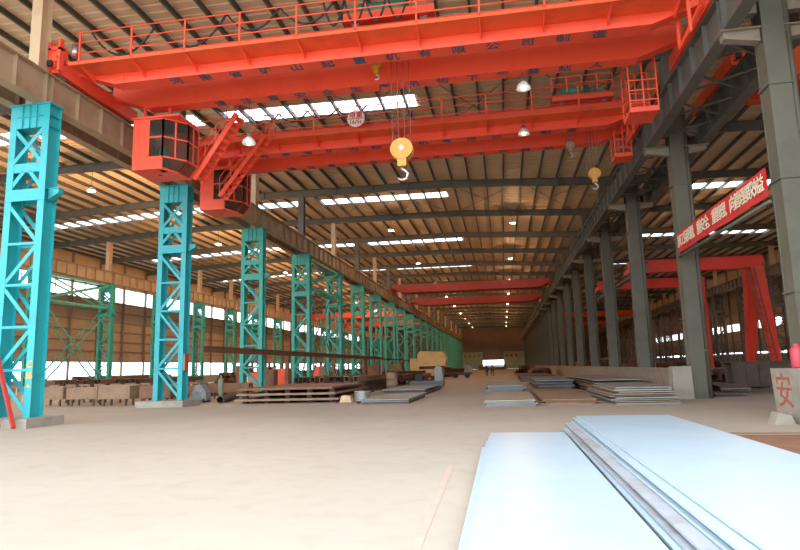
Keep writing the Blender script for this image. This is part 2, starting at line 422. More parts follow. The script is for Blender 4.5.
f3 = lattice_far('brownlat', 'brown lattice column in the far right row of the right hall', G3); f3.location = (XR2, YK(6), 0)
for k in range(7, NB + 1): copy_tree(f3, (XR2, YK(k), 0))
# marks on the first two columns
for c, xx, zz in (('C', -.12, 2.02), ('1', -.19, 1.66), ('6', -.07, 1.66)):
    text_mb(c, .32, (HW + xx, -.302, zz), (1, 0, 0), (0, 0, 1), .004, .01).build('painted_character', 'orange_mark', first)
MB().prism([(HW - .2, 1.28), (HW - .04, 1.28), (HW - .12, 1.42)], -.302, -.296).build('painted_mark', 'orange_mark', first)
sg = MB().box(XL + HW + .002, XL + HW + .012, YK(2) - .25, YK(2) + .25, 1.75, 2.55).build('column_sign', 'sign_red')
tag(sg, 'small red and white safety sign on a teal lattice column', 'sign')
MB().box(XL + HW + .012, XL + HW + .016, YK(2) - .25, YK(2) - .1, 1.75, 2.55).build('white_band', 'white', sg)

# crossed bracing between two neighbouring columns
def bay_brace(X, k, m, label, group=None):
    t = thing('column_bracing', label, 'bracing', (X, YK(k), 0), group)
    for sx in (-.5, .5):
        for (za, zb) in ((11.0, 8.7), (8.3, 3.9), (3.9, .5)) if False else ((11.0, 8.7), (8.3, .6)):
            MB().bar((sx, .3, za), (sx, 9.7, zb), .05, .16).build('brace', m, t); MB().bar((sx + .06, .3, zb), (sx + .06, 9.7, za), .05, .16).build('brace', m, t)
        for z in (11.0, 8.6): MB().bar((sx, .3, z), (sx, 9.7, z), .08, .18).build('strut', m, t)
    for i in range(6): MB().bar((-.5, .6 + 1.7 * i, 8.6), (.5, 1.5 + 1.7 * i, 8.6), .06, .08).build('lacing', m, t)
    return t
bay_brace(XL, 4, 'tealhaze', 'crossed teal bracing between two columns of the main hall')
bay_brace(X2, 4, 'green', 'crossed green bracing between two far left columns')

# ------------------------------------------------------------------ runway beams
def beam_bay(m, detail, h=1.22, wd=.42, z0=11.26):
    tf, bf, wb = MB(), MB(), MB()
    tf.box(-wd / 2, wd / 2, 0, S, z0 + h - .04, z0 + h); bf.box(-wd / 2, wd / 2, 0, S, z0, z0 + .04); wb.box(-.012, .012, 0, S, z0 + .04, z0 + h - .04)
    rail = MB().box(-.04, .04, 0, S, z0 + h, z0 + h + .09)
    st = [MB().box(-wd / 2 + .04, wd / 2 - .04, y - .01, y + .01, z0 + .04, z0 + h - .04) for y in [.15 + 1.386 * i for i in range(8)]]
    return tf, bf, wb, rail, st
RB_LABEL = {}
def runway(Xs, m, kmin, kmax, kdet, label, group):
    tf, bf, wb, rail, st = beam_bay(m, True)
    parts = [('top_flange', tf.mesh('top_flange', m)), ('bottom_flange', bf.mesh('bottom_flange', m)), ('web', wb.mesh('web', m)), ('rail', rail.mesh('rail', 'dgrey'))]
    parts += [('stiffener', q.mesh('stiffener', m)) for q in st]
    allm = MB()
    for q in [tf, bf, wb, rail] + st: allm.add(q)
    am = allm.mesh('runway_beam', m)
    for k in range(kmin, kmax + 1):
        if k <= kdet:
            t = thing('runway_beam', label, 'beam', (Xs, YK(k), 0), group)
            for n, me in parts: link(n, me, t)
        else: tag(link('runway_beam', am, None, (Xs, YK(k), 0)), label, 'beam', group)
runway(XL + .56, 'tan', 0, NB - 1, 9, 'tan crane runway beam on the hall side of the teal columns', 'tan runway beams of the main hall')
runway(XL - .56, 'tan', 0, NB - 1, 6, 'tan crane runway beam on the outer side of the teal columns', 'tan runway beams of the left hall')
runway(X2 + .56, 'tan', 3, NB - 1, 5, 'tan crane runway beam on the far left green columns', 'runway beams on the far left row')
runway(7.08, 'grey', 0, NB - 1, 9, 'dark grey crane runway beam on the hall side of the grey columns', 'grey runway beams of the main hall')
runway(9.32, 'grey', 0, NB - 1, 5, 'dark grey crane runway beam behind the grey columns', 'grey runway beams of the right hall')
runway(XR2 - .56, 'brownlat', 5, NB - 1, 0, 'brown crane runway beam on the far right lattice columns', 'runway beams on the far right row')

# roof posts standing on the left column line
pt = MB()
def ipost(z0, z1, wx, wy):
    mb = MB(); 
    for sy in (-1, 1): mb.box(-wx / 2, wx / 2, sy * wy / 2 - .015, sy * wy / 2 + .015, z0, z1)
    mb.box(-.012, .012, -wy / 2, wy / 2, z0, z1); return mb
pmt = ipost(11.26, zr(XL) - .87, .42, .5).mesh('roof_post', 'post_tan'); pmd = ipost(11.26, zr(XL) - .87, .5, .5).mesh('roof_post', 'dgrey')
for k in range(1, NB + 1):
    odd = k % 2 == 1
    tag(link('roof_post', pmt if odd else pmd, None, (XL + (.2 if k == 1 else 0), YK(k), 0)), 'cream painted roof post above a teal column' if odd else 'dark grey roof post above a teal column', 'post', 'cream roof posts' if odd else 'dark roof posts')
pm2 = ipost(11.26, zr(X2) - .87, .42, .5).mesh('roof_post', 'post_tan')
for k in range(4, NB + 1): tag(link('roof_post', pm2, None, (X2, YK(k), 0)), 'tan roof post above a far left green column', 'post', 'far left roof posts')
pm3 = ipost(11.26, zr(XR2) - .87, .42, .5).mesh('roof_post', 'post_tan')
for k in range(6, NB + 1): tag(link('roof_post', pm3, None, (XR2, YK(k), 0)), 'tan roof post above a far right brown column', 'post', 'far right roof posts')

# ------------------------------------------------------------------ right hand row: solid grey columns
XC = 8.2
def grey_col():
    t = thing('steel_column', '', 'column', (0, 0, 0), 'grey steel columns between main hall and right hall')
    sh = MB(); zt_ = zr(XC) - .87
    for sy in (-1, 1): sh.box(-.3, .3, sy * .3 - .02, sy * .3 + .02, 0, zt_)
    sh.box(-.27, -.24, -.28, .28, 0, zt_); sh.box(.24, .27, -.28, .28, 0, zt_)
    sh.build('shaft', 'colgrey', t)
    for z in (3.4, 6.6, 9.4): MB().box(-.34, .34, -.36, .36, z, z + .05).build('splice_plate', 'colgrey', t)
    for sx in (-1, 1):
        cb = MB().prism([(sx * .3, 10.85), (sx * 1.3, 11.02), (sx * 1.3, 11.25), (sx * .3, 11.25)], -.16, .16)
        cb.box(min(sx * .3, sx * 1.4), max(sx * .3, sx * 1.4), -.28, .28, 11.215, 11.255)
        cb.build('corbel', 'corbel', t)
        MB().box(min(sx * .3, sx * .95), max(sx * .3, sx * .95), -.14, .14, 11.75, 12.2).build('tie_plate', 'corbel', t)
    p = MB().tube((.42, -.16, 0), (.42, -.16, zt_), .1, n=10)
    for z in (2, 5, 8, 11, 14): p.box(.3, .42, -.27, -.05, z, z + .08)
    p.build('drain_pipe', 'colgrey', t)
    return t
g0 = grey_col(); g0.location = (XC, YK(1), 0); g0['label'] = 'grey steel column rising from the concrete block marked in red'
for k in range(2, NB + 1):
    c = copy_tree(g0, (XC, YK(k), 0))
    c['label'] = 'grey steel column at the free end of the low concrete wall' if k == 2 else 'grey steel column standing behind the low concrete wall'
# lacing between the two runway beams
def lacing():
    t = thing('runway_bracing', 'crossed grey angle bracing lying between the two right runway beams', 'bracing', (0, 0, 0), 'bracing between right runway beams')
    for i in range(4):
        y = .9 + 2.3 * i
        MB().bar((7.25, y, 11.5), (9.15, y + 1.5, 11.5), .1, .05).build('brace', 'grey', t); MB().bar((9.15, y, 11.56), (7.25, y + 1.5, 11.56), .1, .05).build('brace', 'grey', t)
    return t
lc = lacing(); lc.location = (0, YK(1), 0)
for k in range(2, 14): copy_tree(lc, (0, YK(k), 0))

# low concrete wall and the marked block
lw = MB().box(7.55, 7.88, 28.45, YE - 6, 0, 1.22); lw.box(7.5, 7.93, 28.45, YE - 6, 1.22, 1.3)
lw = tag(lw.build('low_wall', 'corbel'), 'long low concrete wall beneath the grey columns', 'wall')
tag(MB().prism([(7.05, 0), (7.9, 0), (7.86, 1.38), (7.12, 1.38)], 27.75, 28.42).build('wall_end_block', 'concrete'), 'chipped concrete end block of the low wall', 'block')
blk = MB().prism([(7.10, 0), (9.0, 0), (8.96, 1.36), (7.04, 1.36)], 14.2, 17.85)
blk = tag(blk.build('concrete_block', 'concrete'), 'pale concrete block with a red painted character', 'block')
for chx, yy in (('安', 17.2), ('全', 15.6)): text_mb(chx, .95, (7.062, yy, .74), (0, -1, 0), (-.044, 0, 1), .006, .0).build('character', 'brush_red', blk)
bk = MB().lathe((7.5, 17.3, 1.36), [(0, 0), (.13, 0), (.15, .04), (.15, .46), (.12, .52), (.07, .56), (.07, .63), (0, .63)], 14)
tag(bk.build('plastic_drum', 'pink'), 'pink red drum standing on the marked concrete block', 'drum')
tag(MB().prism([(0, 0), (.5, 0), (.42, .22), (.12, .3)], 0, .4).build('concrete_lump', 'concrete', None, (6.5, 16.6, 0)), 'broken concrete lump at the foot of the marked block', 'rubble')

# banner
bn = thing('banner', 'long red slogan banner with cream characters strung between two grey columns', 'banner', (7.83, 23.2, 6.3))
b = MB(); n = 12
vs = []
for i in range(n + 1):
    y = -4.62 + 9.25 * i / n; sag = .05 * math.sin(i * 2.1) - .01
    vs += [(sag * .6, y, 0 + .01 * math.sin(i)), (sag * .6, y, .86 + .015 * math.cos(i)), (sag * .6 + .012, y, 0 + .01 * math.sin(i)), (sag * .6 + .012, y, .86 + .015 * math.cos(i))]
fs = []
for i in range(n):
    o = 4 * i; q = o + 4
    fs += [(o, o + 1, q + 1, q), (o + 2, q + 2, q + 3, o + 3), (o + 1, o + 3, q + 3, q + 1), (o, q, q + 2, o + 2)]
b.raw(vs, fs).build('cloth', 'banner', bn)
msg = '施工保质量、重安全、重管理、向管理要效益'
for i, chx in enumerate(msg):
    text_mb(chx, .58, (-.045, 4.45 - 8.9 * (i + .5) / len(msg), .43), (0, -1, 0), (0, 0, 1), .004, .008).build('character', 'cream_letter', bn)
MB().tube((0, -4.66, -.18), (0, 4.66, -.18), .06, n=8).build('support_pipe', 'colgrey', bn)

# ------------------------------------------------------------------ overhead cranes
XA, XB_ = XL + .56, 7.08                    # rail centres
ZR_ = 11.26 + 1.22 + .09
def girder_mb(y0, y1, xa, xb, z0=12.62, z1=13.72):
    mb = MB()
    mb.prism([(xa + .1, 13.15), (xa + 1.7, z0), (xb - 1.7, z0), (xb - .1, 13.15), (xb - .1, z1), (xa + .1, z1)], y0, y1)
    mb.box(xa + .1, xb - .1, y0 - .06, y1 + .06, z1, z1 + .03)
    mb.prism([(xa + 1.7, z0 - .03), (xb - 1.7, z0 - .03), (xb - 1.7, z0), (xa + 1.7, z0)], y0 - .05, y1 + .05)
    return mb
def crane_base(name, label, Y, m, xa, xb, span_y=2.2, group=None, wheels=True):
    t = thing(name, label, 'crane', (0, Y, 0), group)
    g1 = girder_mb(0, .5, xa, xb).build('girder', m, t); g2 = girder_mb(span_y, span_y + .5, xa, xb).build('girder', m, t)
    for g, yy in ((g1, .15), (g2, span_y + .15)): MB().box(xa + .6, xb - .6, yy, yy + .08, 13.75, 13.83).build('trolley_rail', 'dgrey', g)
    for xx in (xa, xb):
        e = MB().box(xx - .2, xx + .2, -1.1, span_y + 1.6, ZR_ + .12, 13.25)
        e.box(xx - .13, xx + .13, -1.25, -1.1, ZR_ + .3, ZR_ + .5)
        e = e.build('end_truck', m, t)
        if wheels:
            for yy in (-.7, span_y + 1.2): MB().tube((xx - .1, yy, ZR_ + .285), (xx + .1, yy, ZR_ + .285), .28, n=16).build('wheel', 'dgrey', e)
            MB().box(xx - .1, xx + .1, -1.36, -1.25, ZR_ + .3, ZR_ + .5).build('buffer', 'black', e)
    return t, g1, g2
def crane_full(name, label, Y, m, cab_dy, trolley_x, festoon, cage_pos, stair_pts, text1, text2, cx0, cabz=0):
    t, g1, g2 = crane_base(name, label, Y, m, XA, XB_)
    # walkway and brackets
    wk = MB().box(XA + .5, XB_ - .6, -.95, -.02, 13.02, 13.06); wk.box(XA + .5, XB_ - .6, -.97, -.94, 13.0, 13.14)
    wk = wk.build('walkway', 'orange', t)
    n = 11
    bm = MB().prism([(-.9, 13.02), (0, 13.02), (0, 12.72)], -.02, .02, 'X').mesh('walkway_bracket', m)
    pm_ = MB().box(-.03, .03, -.97, -.91, 13.06, 14.28).mesh('handrail_post', m)
    for i in range(n):
        xx = XA + .9 + (XB_ - XA - 1.9) * i / (n - 1)
        link('walkway_bracket', bm, wk, (xx, 0, 0)); link('handrail_post', pm_, t, (xx, 0, 0))
    for z in (13.45, 13.86, 14.28): MB().tube((XA + .6, -.94, z), (XB_ - .8, -.94, z), .026, n=6).build('handrail', m, t)
    # vertical web seams (diaphragm welds)
    sm_ = MB().box(-.012, .012, -.02, 0, 12.66, 13.0).mesh('web_stiffener', m)
    for i in range(12): link('web_stiffener', sm_, g1, (XA + 2.1 + 1.7 * i, 0, 0))
    # lettering on the undersides
    for g, txt, yy in ((g1, text1, .25), (g2, text2, 2.45)):
        for (c, xx) in txt: text_mb(c, .50, (xx, yy, 12.583), (1, 0, 0), (0, -1, 0), .004, .008).build('character', 'bluechar', g)
    # left end: drive unit
    dr = MB().box(XA - .15, XA + .28, -1.15, -.75, 13.25, 13.75); dr.tube((XA + .1, -1.3, 13.2), (XA + .1, -.8, 13.2), .15, n=12); dr.box(XA + .2, XA + .3, -1.2, -1.0, 12.75, 14.0)
    dr.box(XA - .2, XA - .1, -1.2, -1.0, 12.75, 13.9); dr.box(XA - .2, XA + .3, -1.2, -1.0, 13.55, 13.65)
    dr.build('drive_unit', m, t)
    MB().tube((XA + .62, -.8, 13.4), (XA + .62, -.8, 13.85), .14, n=12).build('motor', 'chrome', t)
    # right end: hanging brace frame
    fr = MB()
    for xx, yy in ((XB_ - .75, -.6), (XB_ - .75, .6)):
        fr.bar((xx, yy, 13.1), (xx, yy, 11.9), .09, .09)
    fr.bar((XB_ - .75, -.6, 11.92), (XB_ - .75, .6, 11.92), .09, .09); fr.bar((XB_ - .75, .6, 11.92), (XB_ - .3, -.4, 12.9), .09, .09)
    fr.build('collector_frame', m, t)
    # trolley
    tx0, tx1 = trolley_x
    tr = MB().box(tx0, tx1, -.05, 2.75, 13.98, 14.12); tr.box(tx0, tx1, -.08, 0, 14.0, 14.28); tr.box(tx0, tx1, 2.7, 2.78, 14.0, 14.42)
    tr = tr.build('trolley', m, t)
    for xx in (tx0 + .4, tx1 - .4):
        for yy in (.19, 2.39): MB().tube((xx, yy - .07, 13.97), (xx, yy + .07, 13.97), .14, n=12).build('wheel', 'dgrey', tr)
    MB().tube((tx0 + .5, .55, 14.62), (tx1 - 1.0, .55, 14.62), .32, n=14).build('drum', 'drum_green', tr)
    MB().tube((tx0 + .6, 1.8, 14.45), (tx1 - 1.2, 1.8, 14.45), .22, n=14).build('drum', 'drum_green', tr)
    MB().box(tx1 - .9, tx1 - .3, .5, 1.2, 14.12, 14.65).build('gearbox', 'drum_green', tr)
    MB().tube((tx1 - .9, 1.9, 14.4), (tx1 - .1, 1.9, 14.4), .2, n=12).build('motor', 'greymach', tr)
    rr_ = MB()
    for i in range(5):
        xx = tx0 + (tx1 - tx0) * i / 4; rr_.bar((xx, -.06, 14.4), (xx, -.06, 15.15), .05, .05)
    for z in (14.8, 15.15): rr_.bar((tx0, -.06, z), (tx1, -.06, z), .04, .04)
    rr_.build('trolley_rail_guard', m, tr)
    # festoon cable loops
    for (fa, fb, nl, sag) in festoon:
        for i in range(nl):
            xa = fa + (fb - fa) * i / nl; xb = fa + (fb - fa) * (i + 1) / nl
            pts = [(xa + (xb - xa) * u / 12, -.86, 14.34 - sag * (1 - (2 * u / 12 - 1) ** 2)) for u in range(13)]
            MB().path(pts, .04, 6).build('festoon_cable', 'black', t)
    # hanging cages
    for (x0, x1, y0, y1, z0, z1) in cage_pos:
        cg = MB().box(x0, x1, y0, y1, z0, z0 + .05).box(x0, x1, y0 - .01, y0 + .02, z0, z0 + .2).box(x0 - .01, x0 + .02, y0, y1, z0, z0 + .2)
        cg = cg.build('maintenance_cage', m, t)
        for i in range(3):
            for yy in (y0, y1):
                xx = x0 + (x1 - x0) * i / 2; MB().bar((xx, yy, z0), (xx, yy, z1), .05, .05).build('cage_post', m, cg)
        for z in (z0 + .45, z0 + .85, z0 + 1.25, z1):
            MB().bar((x0, y0, z), (x1, y0, z), .045, .045).build('cage_bar', m, cg); MB().bar((x0, y1, z), (x1, y1, z), .045, .045).build('cage_bar', m, cg)
            MB().bar((x0, y0, z), (x0, y1, z), .045, .045).build('cage_bar', m, cg); MB().bar((x1, y0, z), (x1, y1, z), .045, .045).build('cage_bar', m, cg)
    # cab
    cab = make_cab(m, t, cx0, cab_dy, cabz)
    # stair
    (sx, sy, sz), (ex, ey, ez) = stair_pts
    a = Vector((sx, sy, sz)); bvec = Vector((ex, ey, ez)); wy = .62
    st = MB()
    for o in (0, wy): st.bar(a + Vector((0, o, 0)), bvec + Vector((0, o, 0)), .05, .2)
    st = st.build('stair', m, t)
    ns = 11
    for i in range(ns):
        p = a.lerp(bvec, (i + .5) / ns); MB().box(p.x - .13, p.x + .13, p.y + .02, p.y + wy - .02, p.z - .02, p.z + .02).build('step', m, st)
    hr = MB()
    for o in (0, wy):
        for i in range(5):
            p = a.lerp(bvec, i / 4) + Vector((0, o, 0)); hr.bar(p, p + Vector((0, 0, .95)), .035, .035)
        for hh in (.5, .95): hr.tube(a + Vector((0, o, hh)), bvec + Vector((0, o, hh)), .02, n=6)
    hr.build('stair_handrail', m, st)
    return t
def make_cab(m, t, x0, dy, dz=0):
    # plan: front face towards -Y, glazed chamfer towards the hall
    X0, X1, X2_ = x0, x0 + 1.32, x0 + 2.0
    Yf, Ym, Yb = dy, dy + .8, dy + 1.65
    z0, z1 = 9.82 + dz, 11.98 + dz
    zl = z0 + .5; xm = X0 + .7
    top = [(X0, Yf), (X1, Yf), (X2_, Ym), (X2_, Yb), (X0, Yb)]
    bot = [(X0, Yf), (X1, Yf), (X1 + .3, Ym), (X1 + .3, Yb), (X0, Yb)]
    c = MB()
    def quad(i, j, za, zb, pa, pb): c.raw([(*pa[i], za), (*pa[j], za), (*pb[j], zb), (*pb[i], zb)], [(0, 1, 2, 3)])
    c.raw([(*p, z0) for p in bot], [(4, 3, 2, 1, 0)])
    c.raw([(*bot[0], z0), (*bot[1], z0), (*top[1], zl), (*top[0], zl)], [(0, 1, 2, 3)])
    quad(3, 4, z0, zl, bot, top); quad(4, 0, z0, zl, bot, top)
    quad(3, 4, zl, z1, top, top); quad(4, 0, zl, z1, top, top)
    c.box(X0, xm, Yf, Yf + .03, zl, z1)
    c.raw([(*p, z1) for p in top], [(0, 1, 2, 3, 4)])
    c.box(X0 - .05, X2_ + .05, Yf - .05, Yb + .05, z1, z1 + .08)
    for px, py in ((X0 + .25, Yf + .4), (X0 + .25, Yb - .3), (X1, Yf + .5), (X1, Yb - .3)): c.box(px - .05, px + .05, py - .05, py + .05, z1 + .08, 12.66)
    cab = c.build('cab', m, t)
    def bar(a, b, w=.06): MB().bar(a, b, w, w).build('window_frame', m, cab)
    def pane(q):                                 # thin slab through four corners
        q = [Vector(p) for p in q]; nrm = (q[1] - q[0]).cross(q[2] - q[0]).normalized() * .006
        MB().raw([p - nrm for p in q] + [p + nrm for p in q], [(3, 2, 1, 0), (4, 5, 6, 7), (0, 1, 5, 4), (1, 2, 6, 5), (2, 3, 7, 6), (3, 0, 4, 7)]).build('window_pane', 'glass', cab)
    def grid(a, b, nx, zs):
        a = Vector((*a, 0)); b = Vector((*b, 0))
        for i in range(nx + 1):
            p = a.lerp(b, i / nx); bar(p + Vector((0, 0, zs[0])), p + Vector((0, 0, zs[-1])))
        for zz in zs: bar(a + Vector((0, 0, zz)), b + Vector((0, 0, zz)))
        for i in range(nx):
            p, q = a.lerp(b, i / nx), a.lerp(b, (i + 1) / nx)
            for za, zb in zip(zs[:-1], zs[1:]): pane([p + Vector((0, 0, za)), q + Vector((0, 0, za)), q + Vector((0, 0, zb)), p + Vector((0, 0, zb))])
    zs = [zl, zl + .85, z1 - .04]
    grid((xm, Yf + .02), (X1, Yf + .02), 1, zs); grid((X1, Yf + .02), (X2_, Ym), 2, zs); grid((X2_, Ym), (X2_, Yb), 2, zs)
    for i, j in ((1, 2), (2, 3)):                # sloping glazed skirt
        pane([(*bot[i], z0 + .04), (*bot[j], z0 + .04), (*top[j], zl), (*top[i], zl)])
        bar((*bot[i], z0), (*bot[j], z0), .08); bar((*bot[j], z0), (*top[j], zl)); bar((*bot[i], z0), (*top[i], zl))
    MB().box(X0 + .55, X0 + 1.0, Yf + .6, Yf + 1.05, z0 + .45, z0 + .58).box(X0 + .5, X0 + .6, Yf + .6, Yf + 1.05, z0 + .5, z0 + 1.25).box(X0 + .7, X0 + .85, Yf + .75, Yf + .9, z0, z0 + .45).build('operator_seat', 'drum_green', cab)
    MB().box(X0 + 1.05, X0 + 1.3, Yf + .25, Yf + .5, z0, z0 + .95).build('control_desk', 'teal', cab)
    return cab

lin = lambda a, b, n: [a + (b - a) * i / (n - 1) for i in range(n)]
t1 = list(zip('河南省矿山起重机有限公司制造', lin(-11.7, 3.72, 14)))
t2 = list(zip('请注意安全生产吊物下严禁站人', lin(-11.0, 3.95, 14)))
crane_full('overhead_crane', 'large bright red double girder crane with blue characters, nearest the open front', 19.6, 'red', 1.9,
           (-5.1, -1.8), [(-14.6, -9.2, 2, 1.1), (-9.2, -5.2, 2, .75), (-5.6, -2.6, 4, .95)], [(5.15, 6.15, 3.0, 4.2, 10.85, 12.95)],
           ((-12.75, 3.65, 9.85), (-10.85, 3.65, 12.65)), t1, t2, -14.55)
crane_full('overhead_crane', 'red double girder crane with a round load sign, behind the larger red crane', 28.15, 'red', -.25,
           (2.9, 5.7), [(-12, -6, 4, .5)], [(5.75, 6.5, .85, 1.8, 11.3, 13.55)],
           ((-13.2, -1.65, 10.05), (-10.85, -1.65, 12.98)), t1, t2, -14.95)
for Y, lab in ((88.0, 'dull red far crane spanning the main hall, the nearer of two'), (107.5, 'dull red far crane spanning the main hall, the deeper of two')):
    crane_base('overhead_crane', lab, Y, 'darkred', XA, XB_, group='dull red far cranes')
for Y in (128.0, 156.0):
    crane_base('overhead_crane', 'orange crane spanning the left hall behind the teal columns', Y, 'orange', X2 + .56, XL - .56, group='orange cranes of the left hall')
crane_base('overhead_crane', 'orange crane beginning right behind the two nearest grey columns', 24.5, 'orange', 9.32, XR2 - .56)
for Y in (150.0, 185.0):
    crane_base('overhead_crane', 'orange crane spanning the right hall beyond the gantries', Y, 'orange', 9.32, XR2 - .56, group='far orange cranes of the right hall')

# round sign on the second crane
sgn = MB().tube((-6.5, 27.13, 13.65), (-6.5, 27.16, 13.65), .43, n=32).build('load_sign', 'white')
tag(sgn, 'round white load limit sign with red characters on the second crane', 'sign')
for (c, xx, zz, ss) in (('限', -.17, .15, .34), ('重', .17, .15, .34), ('1', -.26, -.19, .28), ('6', -.12, -.19, .28), ('/', 0, -.19, .28), ('5', .12, -.19, .28), ('t', .24, -.19, .28)):
    text_mb(c, ss, (-6.5 + xx, 27.118, 13.65 + zz), (1, 0, 0), (0, 0, 1), .004, .006).build('character', 'sign_red', sgn)
MB().box(-6.91, -6.09, 27.11, 27.13, 13.615, 13.645).build('dividing_line', 'sign_red', sgn)

# hook blocks
def hook_block(label, x, y, z_top, z_rope, s, m='yellow', nr=4):
    t = thing('hook_block', label, 'hook', (x, y, z_top - 1.5 * s))
    o = 1.5 * s                                 # local height of the block top
    h = MB()
    h.prism([(.42 * s * math.cos(a), o - .42 * s + .40 * s * math.sin(a)) for a in [2 * PI * i / 18 for i in range(18)]], -.17 * s, -.10 * s)
    h.prism([(.42 * s * math.cos(a), o - .42 * s + .40 * s * math.sin(a)) for a in [2 * PI * i / 18 for i in range(18)]], .10 * s, .17 * s)
    h.box(-.16 * s, .16 * s, -.16 * s, .16 * s, o - 1.08 * s, o - .6 * s)
    h.build('housing', m, t)
    MB().tube((0, -.09 * s, o - .4 * s), (0, .09 * s, o - .4 * s), .38 * s, n=20).build('sheave', 'dgrey', t)
    MB().tube((0, -.2 * s, o - .4 * s), (0, .2 * s, o - .4 * s), .09 * s, n=12).build('pin', 'chrome', t)
    pts = [(0, 0, o - 1.08 * s), (0, 0, o - 1.2 * s)] + [(.19 * s * math.sin(a), 0, o - 1.38 * s + .19 * s * math.cos(a)) for a in [0.2 + 4.2 * i / 12 for i in range(13)]]
    MB().path(pts, [.06 * s, .06 * s] + [.065 * s] * 9 + [.055 * s, .045 * s, .03 * s, .012 * s], 8).build('hook', 'chrome', t)
    for i in range(nr):
        xx = (-.34 + .68 * i / (nr - 1)) * s
        MB().tube((xx, 0, o - .4 * s), (xx, 0, o + z_rope - z_top), .014, n=5).build('rope', 'dgrey', t)
    return t
hook_block('large yellow hook block hanging on steel ropes from the nearest crane', -3.3, 20.95, 9.95, 13.95, 1.0)
hook_block('small dark yellow auxiliary hook tucked between the girders of the nearest crane', -4.2, 20.95, 13.15, 13.95, .5)
hook_block('yellow hook block hanging from the second crane beside the grey runway beam', 4.8, 29.5, 11.0, 13.95, .68)
hook_block('small tan auxiliary hook block close under the second crane', 3.75, 29.5, 12.45, 13.95, .52, 'rust2')

# ------------------------------------------------------------------ high bay lamps
def bell_lamp(label, group, x, y, z, ztop, light=True, s=1.0, data=None):
    t = thing('bell_lamp', label, 'lamp', (x, y, z), group)
    link('shade', LM['shade'], t).scale = (s, s, s); link('lamp_body', LM['body'], t).scale = (s, s, s); link('bulb', LM['bulb'], t).scale = (s, s, s)
    MB().tube((0, 0, .42 * s), (0, 0, ztop - z), .018, n=5).build('cord', 'dgrey', t)
    if light:
        L = bpy.data.objects.new('lamp_light', data or LD); COL.objects.link(L); L.parent = t; L.location = (0, 0, -.16)
    return t
LD = bpy.data.lights.new('lamp_light', 'POINT'); LD.energy = LAMP_W; LD.color = LAMP_COL; LD.shadow_soft_size = .14
LDL = LD.copy(); LDL.energy = LAMP_W_LEFT_FILL  # stronger light in place of sunlight bouncing off the left hall floor
LM = {'shade': MB().lathe((0, 0, 0), [(.28, 0), (.24, .12), (.12, .24), (.08, .28), (.075, .27), (.11, .23), (.23, .11), (.27, 0), (.28, 0)], 16).mesh('shade', 'lampw'),
      'body': MB().lathe((0, 0, 0), [(0, .26), (.085, .26), (.085, .42), (0, .43)], 10).mesh('lamp_body', 'dgrey')}
em = bpy.data.materials.new('lamp_glow'); em.use_nodes = True
eb = em.node_tree.nodes['Principled BSDF']; eb.inputs['Emission Color'].default_value = (1, .9, .75, 1); eb.inputs['Emission Strength'].default_value = 1.6
M['glow'] = em
LM['bulb'] = MB().lathe((0, 0, 0), [(0, -.08), (.06, -.06), (.09, 0), (.09, .08), (.05, .2), (0, .22)], 10).mesh('bulb', 'glow')
for (x, y, z, zt_) in ((-9.75, 22.05, 10.75, 12.58), (1.25, 22.05, 11.95, 12.58)):
    bell_lamp('white bell lamp hung under the nearest red crane', 'lamps under the nearest crane', x, y, z, zt_, False)
for (x, y, z, zt_) in ((1.45, 27.6, 12.3, 13.0), (-4.6, 27.6, 12.2, 13.0)):
    bell_lamp('white bell lamp hung under the walkway of the second crane', 'lamps under the second crane', x, y, z, zt_, False)
for k in range(5, 23, 2):
    for x in (-10.5, 1.5):
        bell_lamp('white bell lamp hanging from a roof rafter of the main hall', 'roof lamps of the main hall', x, YK(k), 15.2, zr(x) - .84)
for k in range(3, 20, 2):  # lamps added to brighten the left hall
    bell_lamp('added white bell lamp standing in for bounced sunlight under the left hall roof', 'added fill lamps of the left hall', -29, YK(k), 14.9, zr(-29) - .84, True, 1.0, LDL)
for k in range(5, 14, 3):
    bell_lamp('white bell lamp hanging from a roof rafter of the right hall', 'roof lamps of the right hall', 20.5, YK(k), 14.4, zr(20.5) - .84, k < 6)

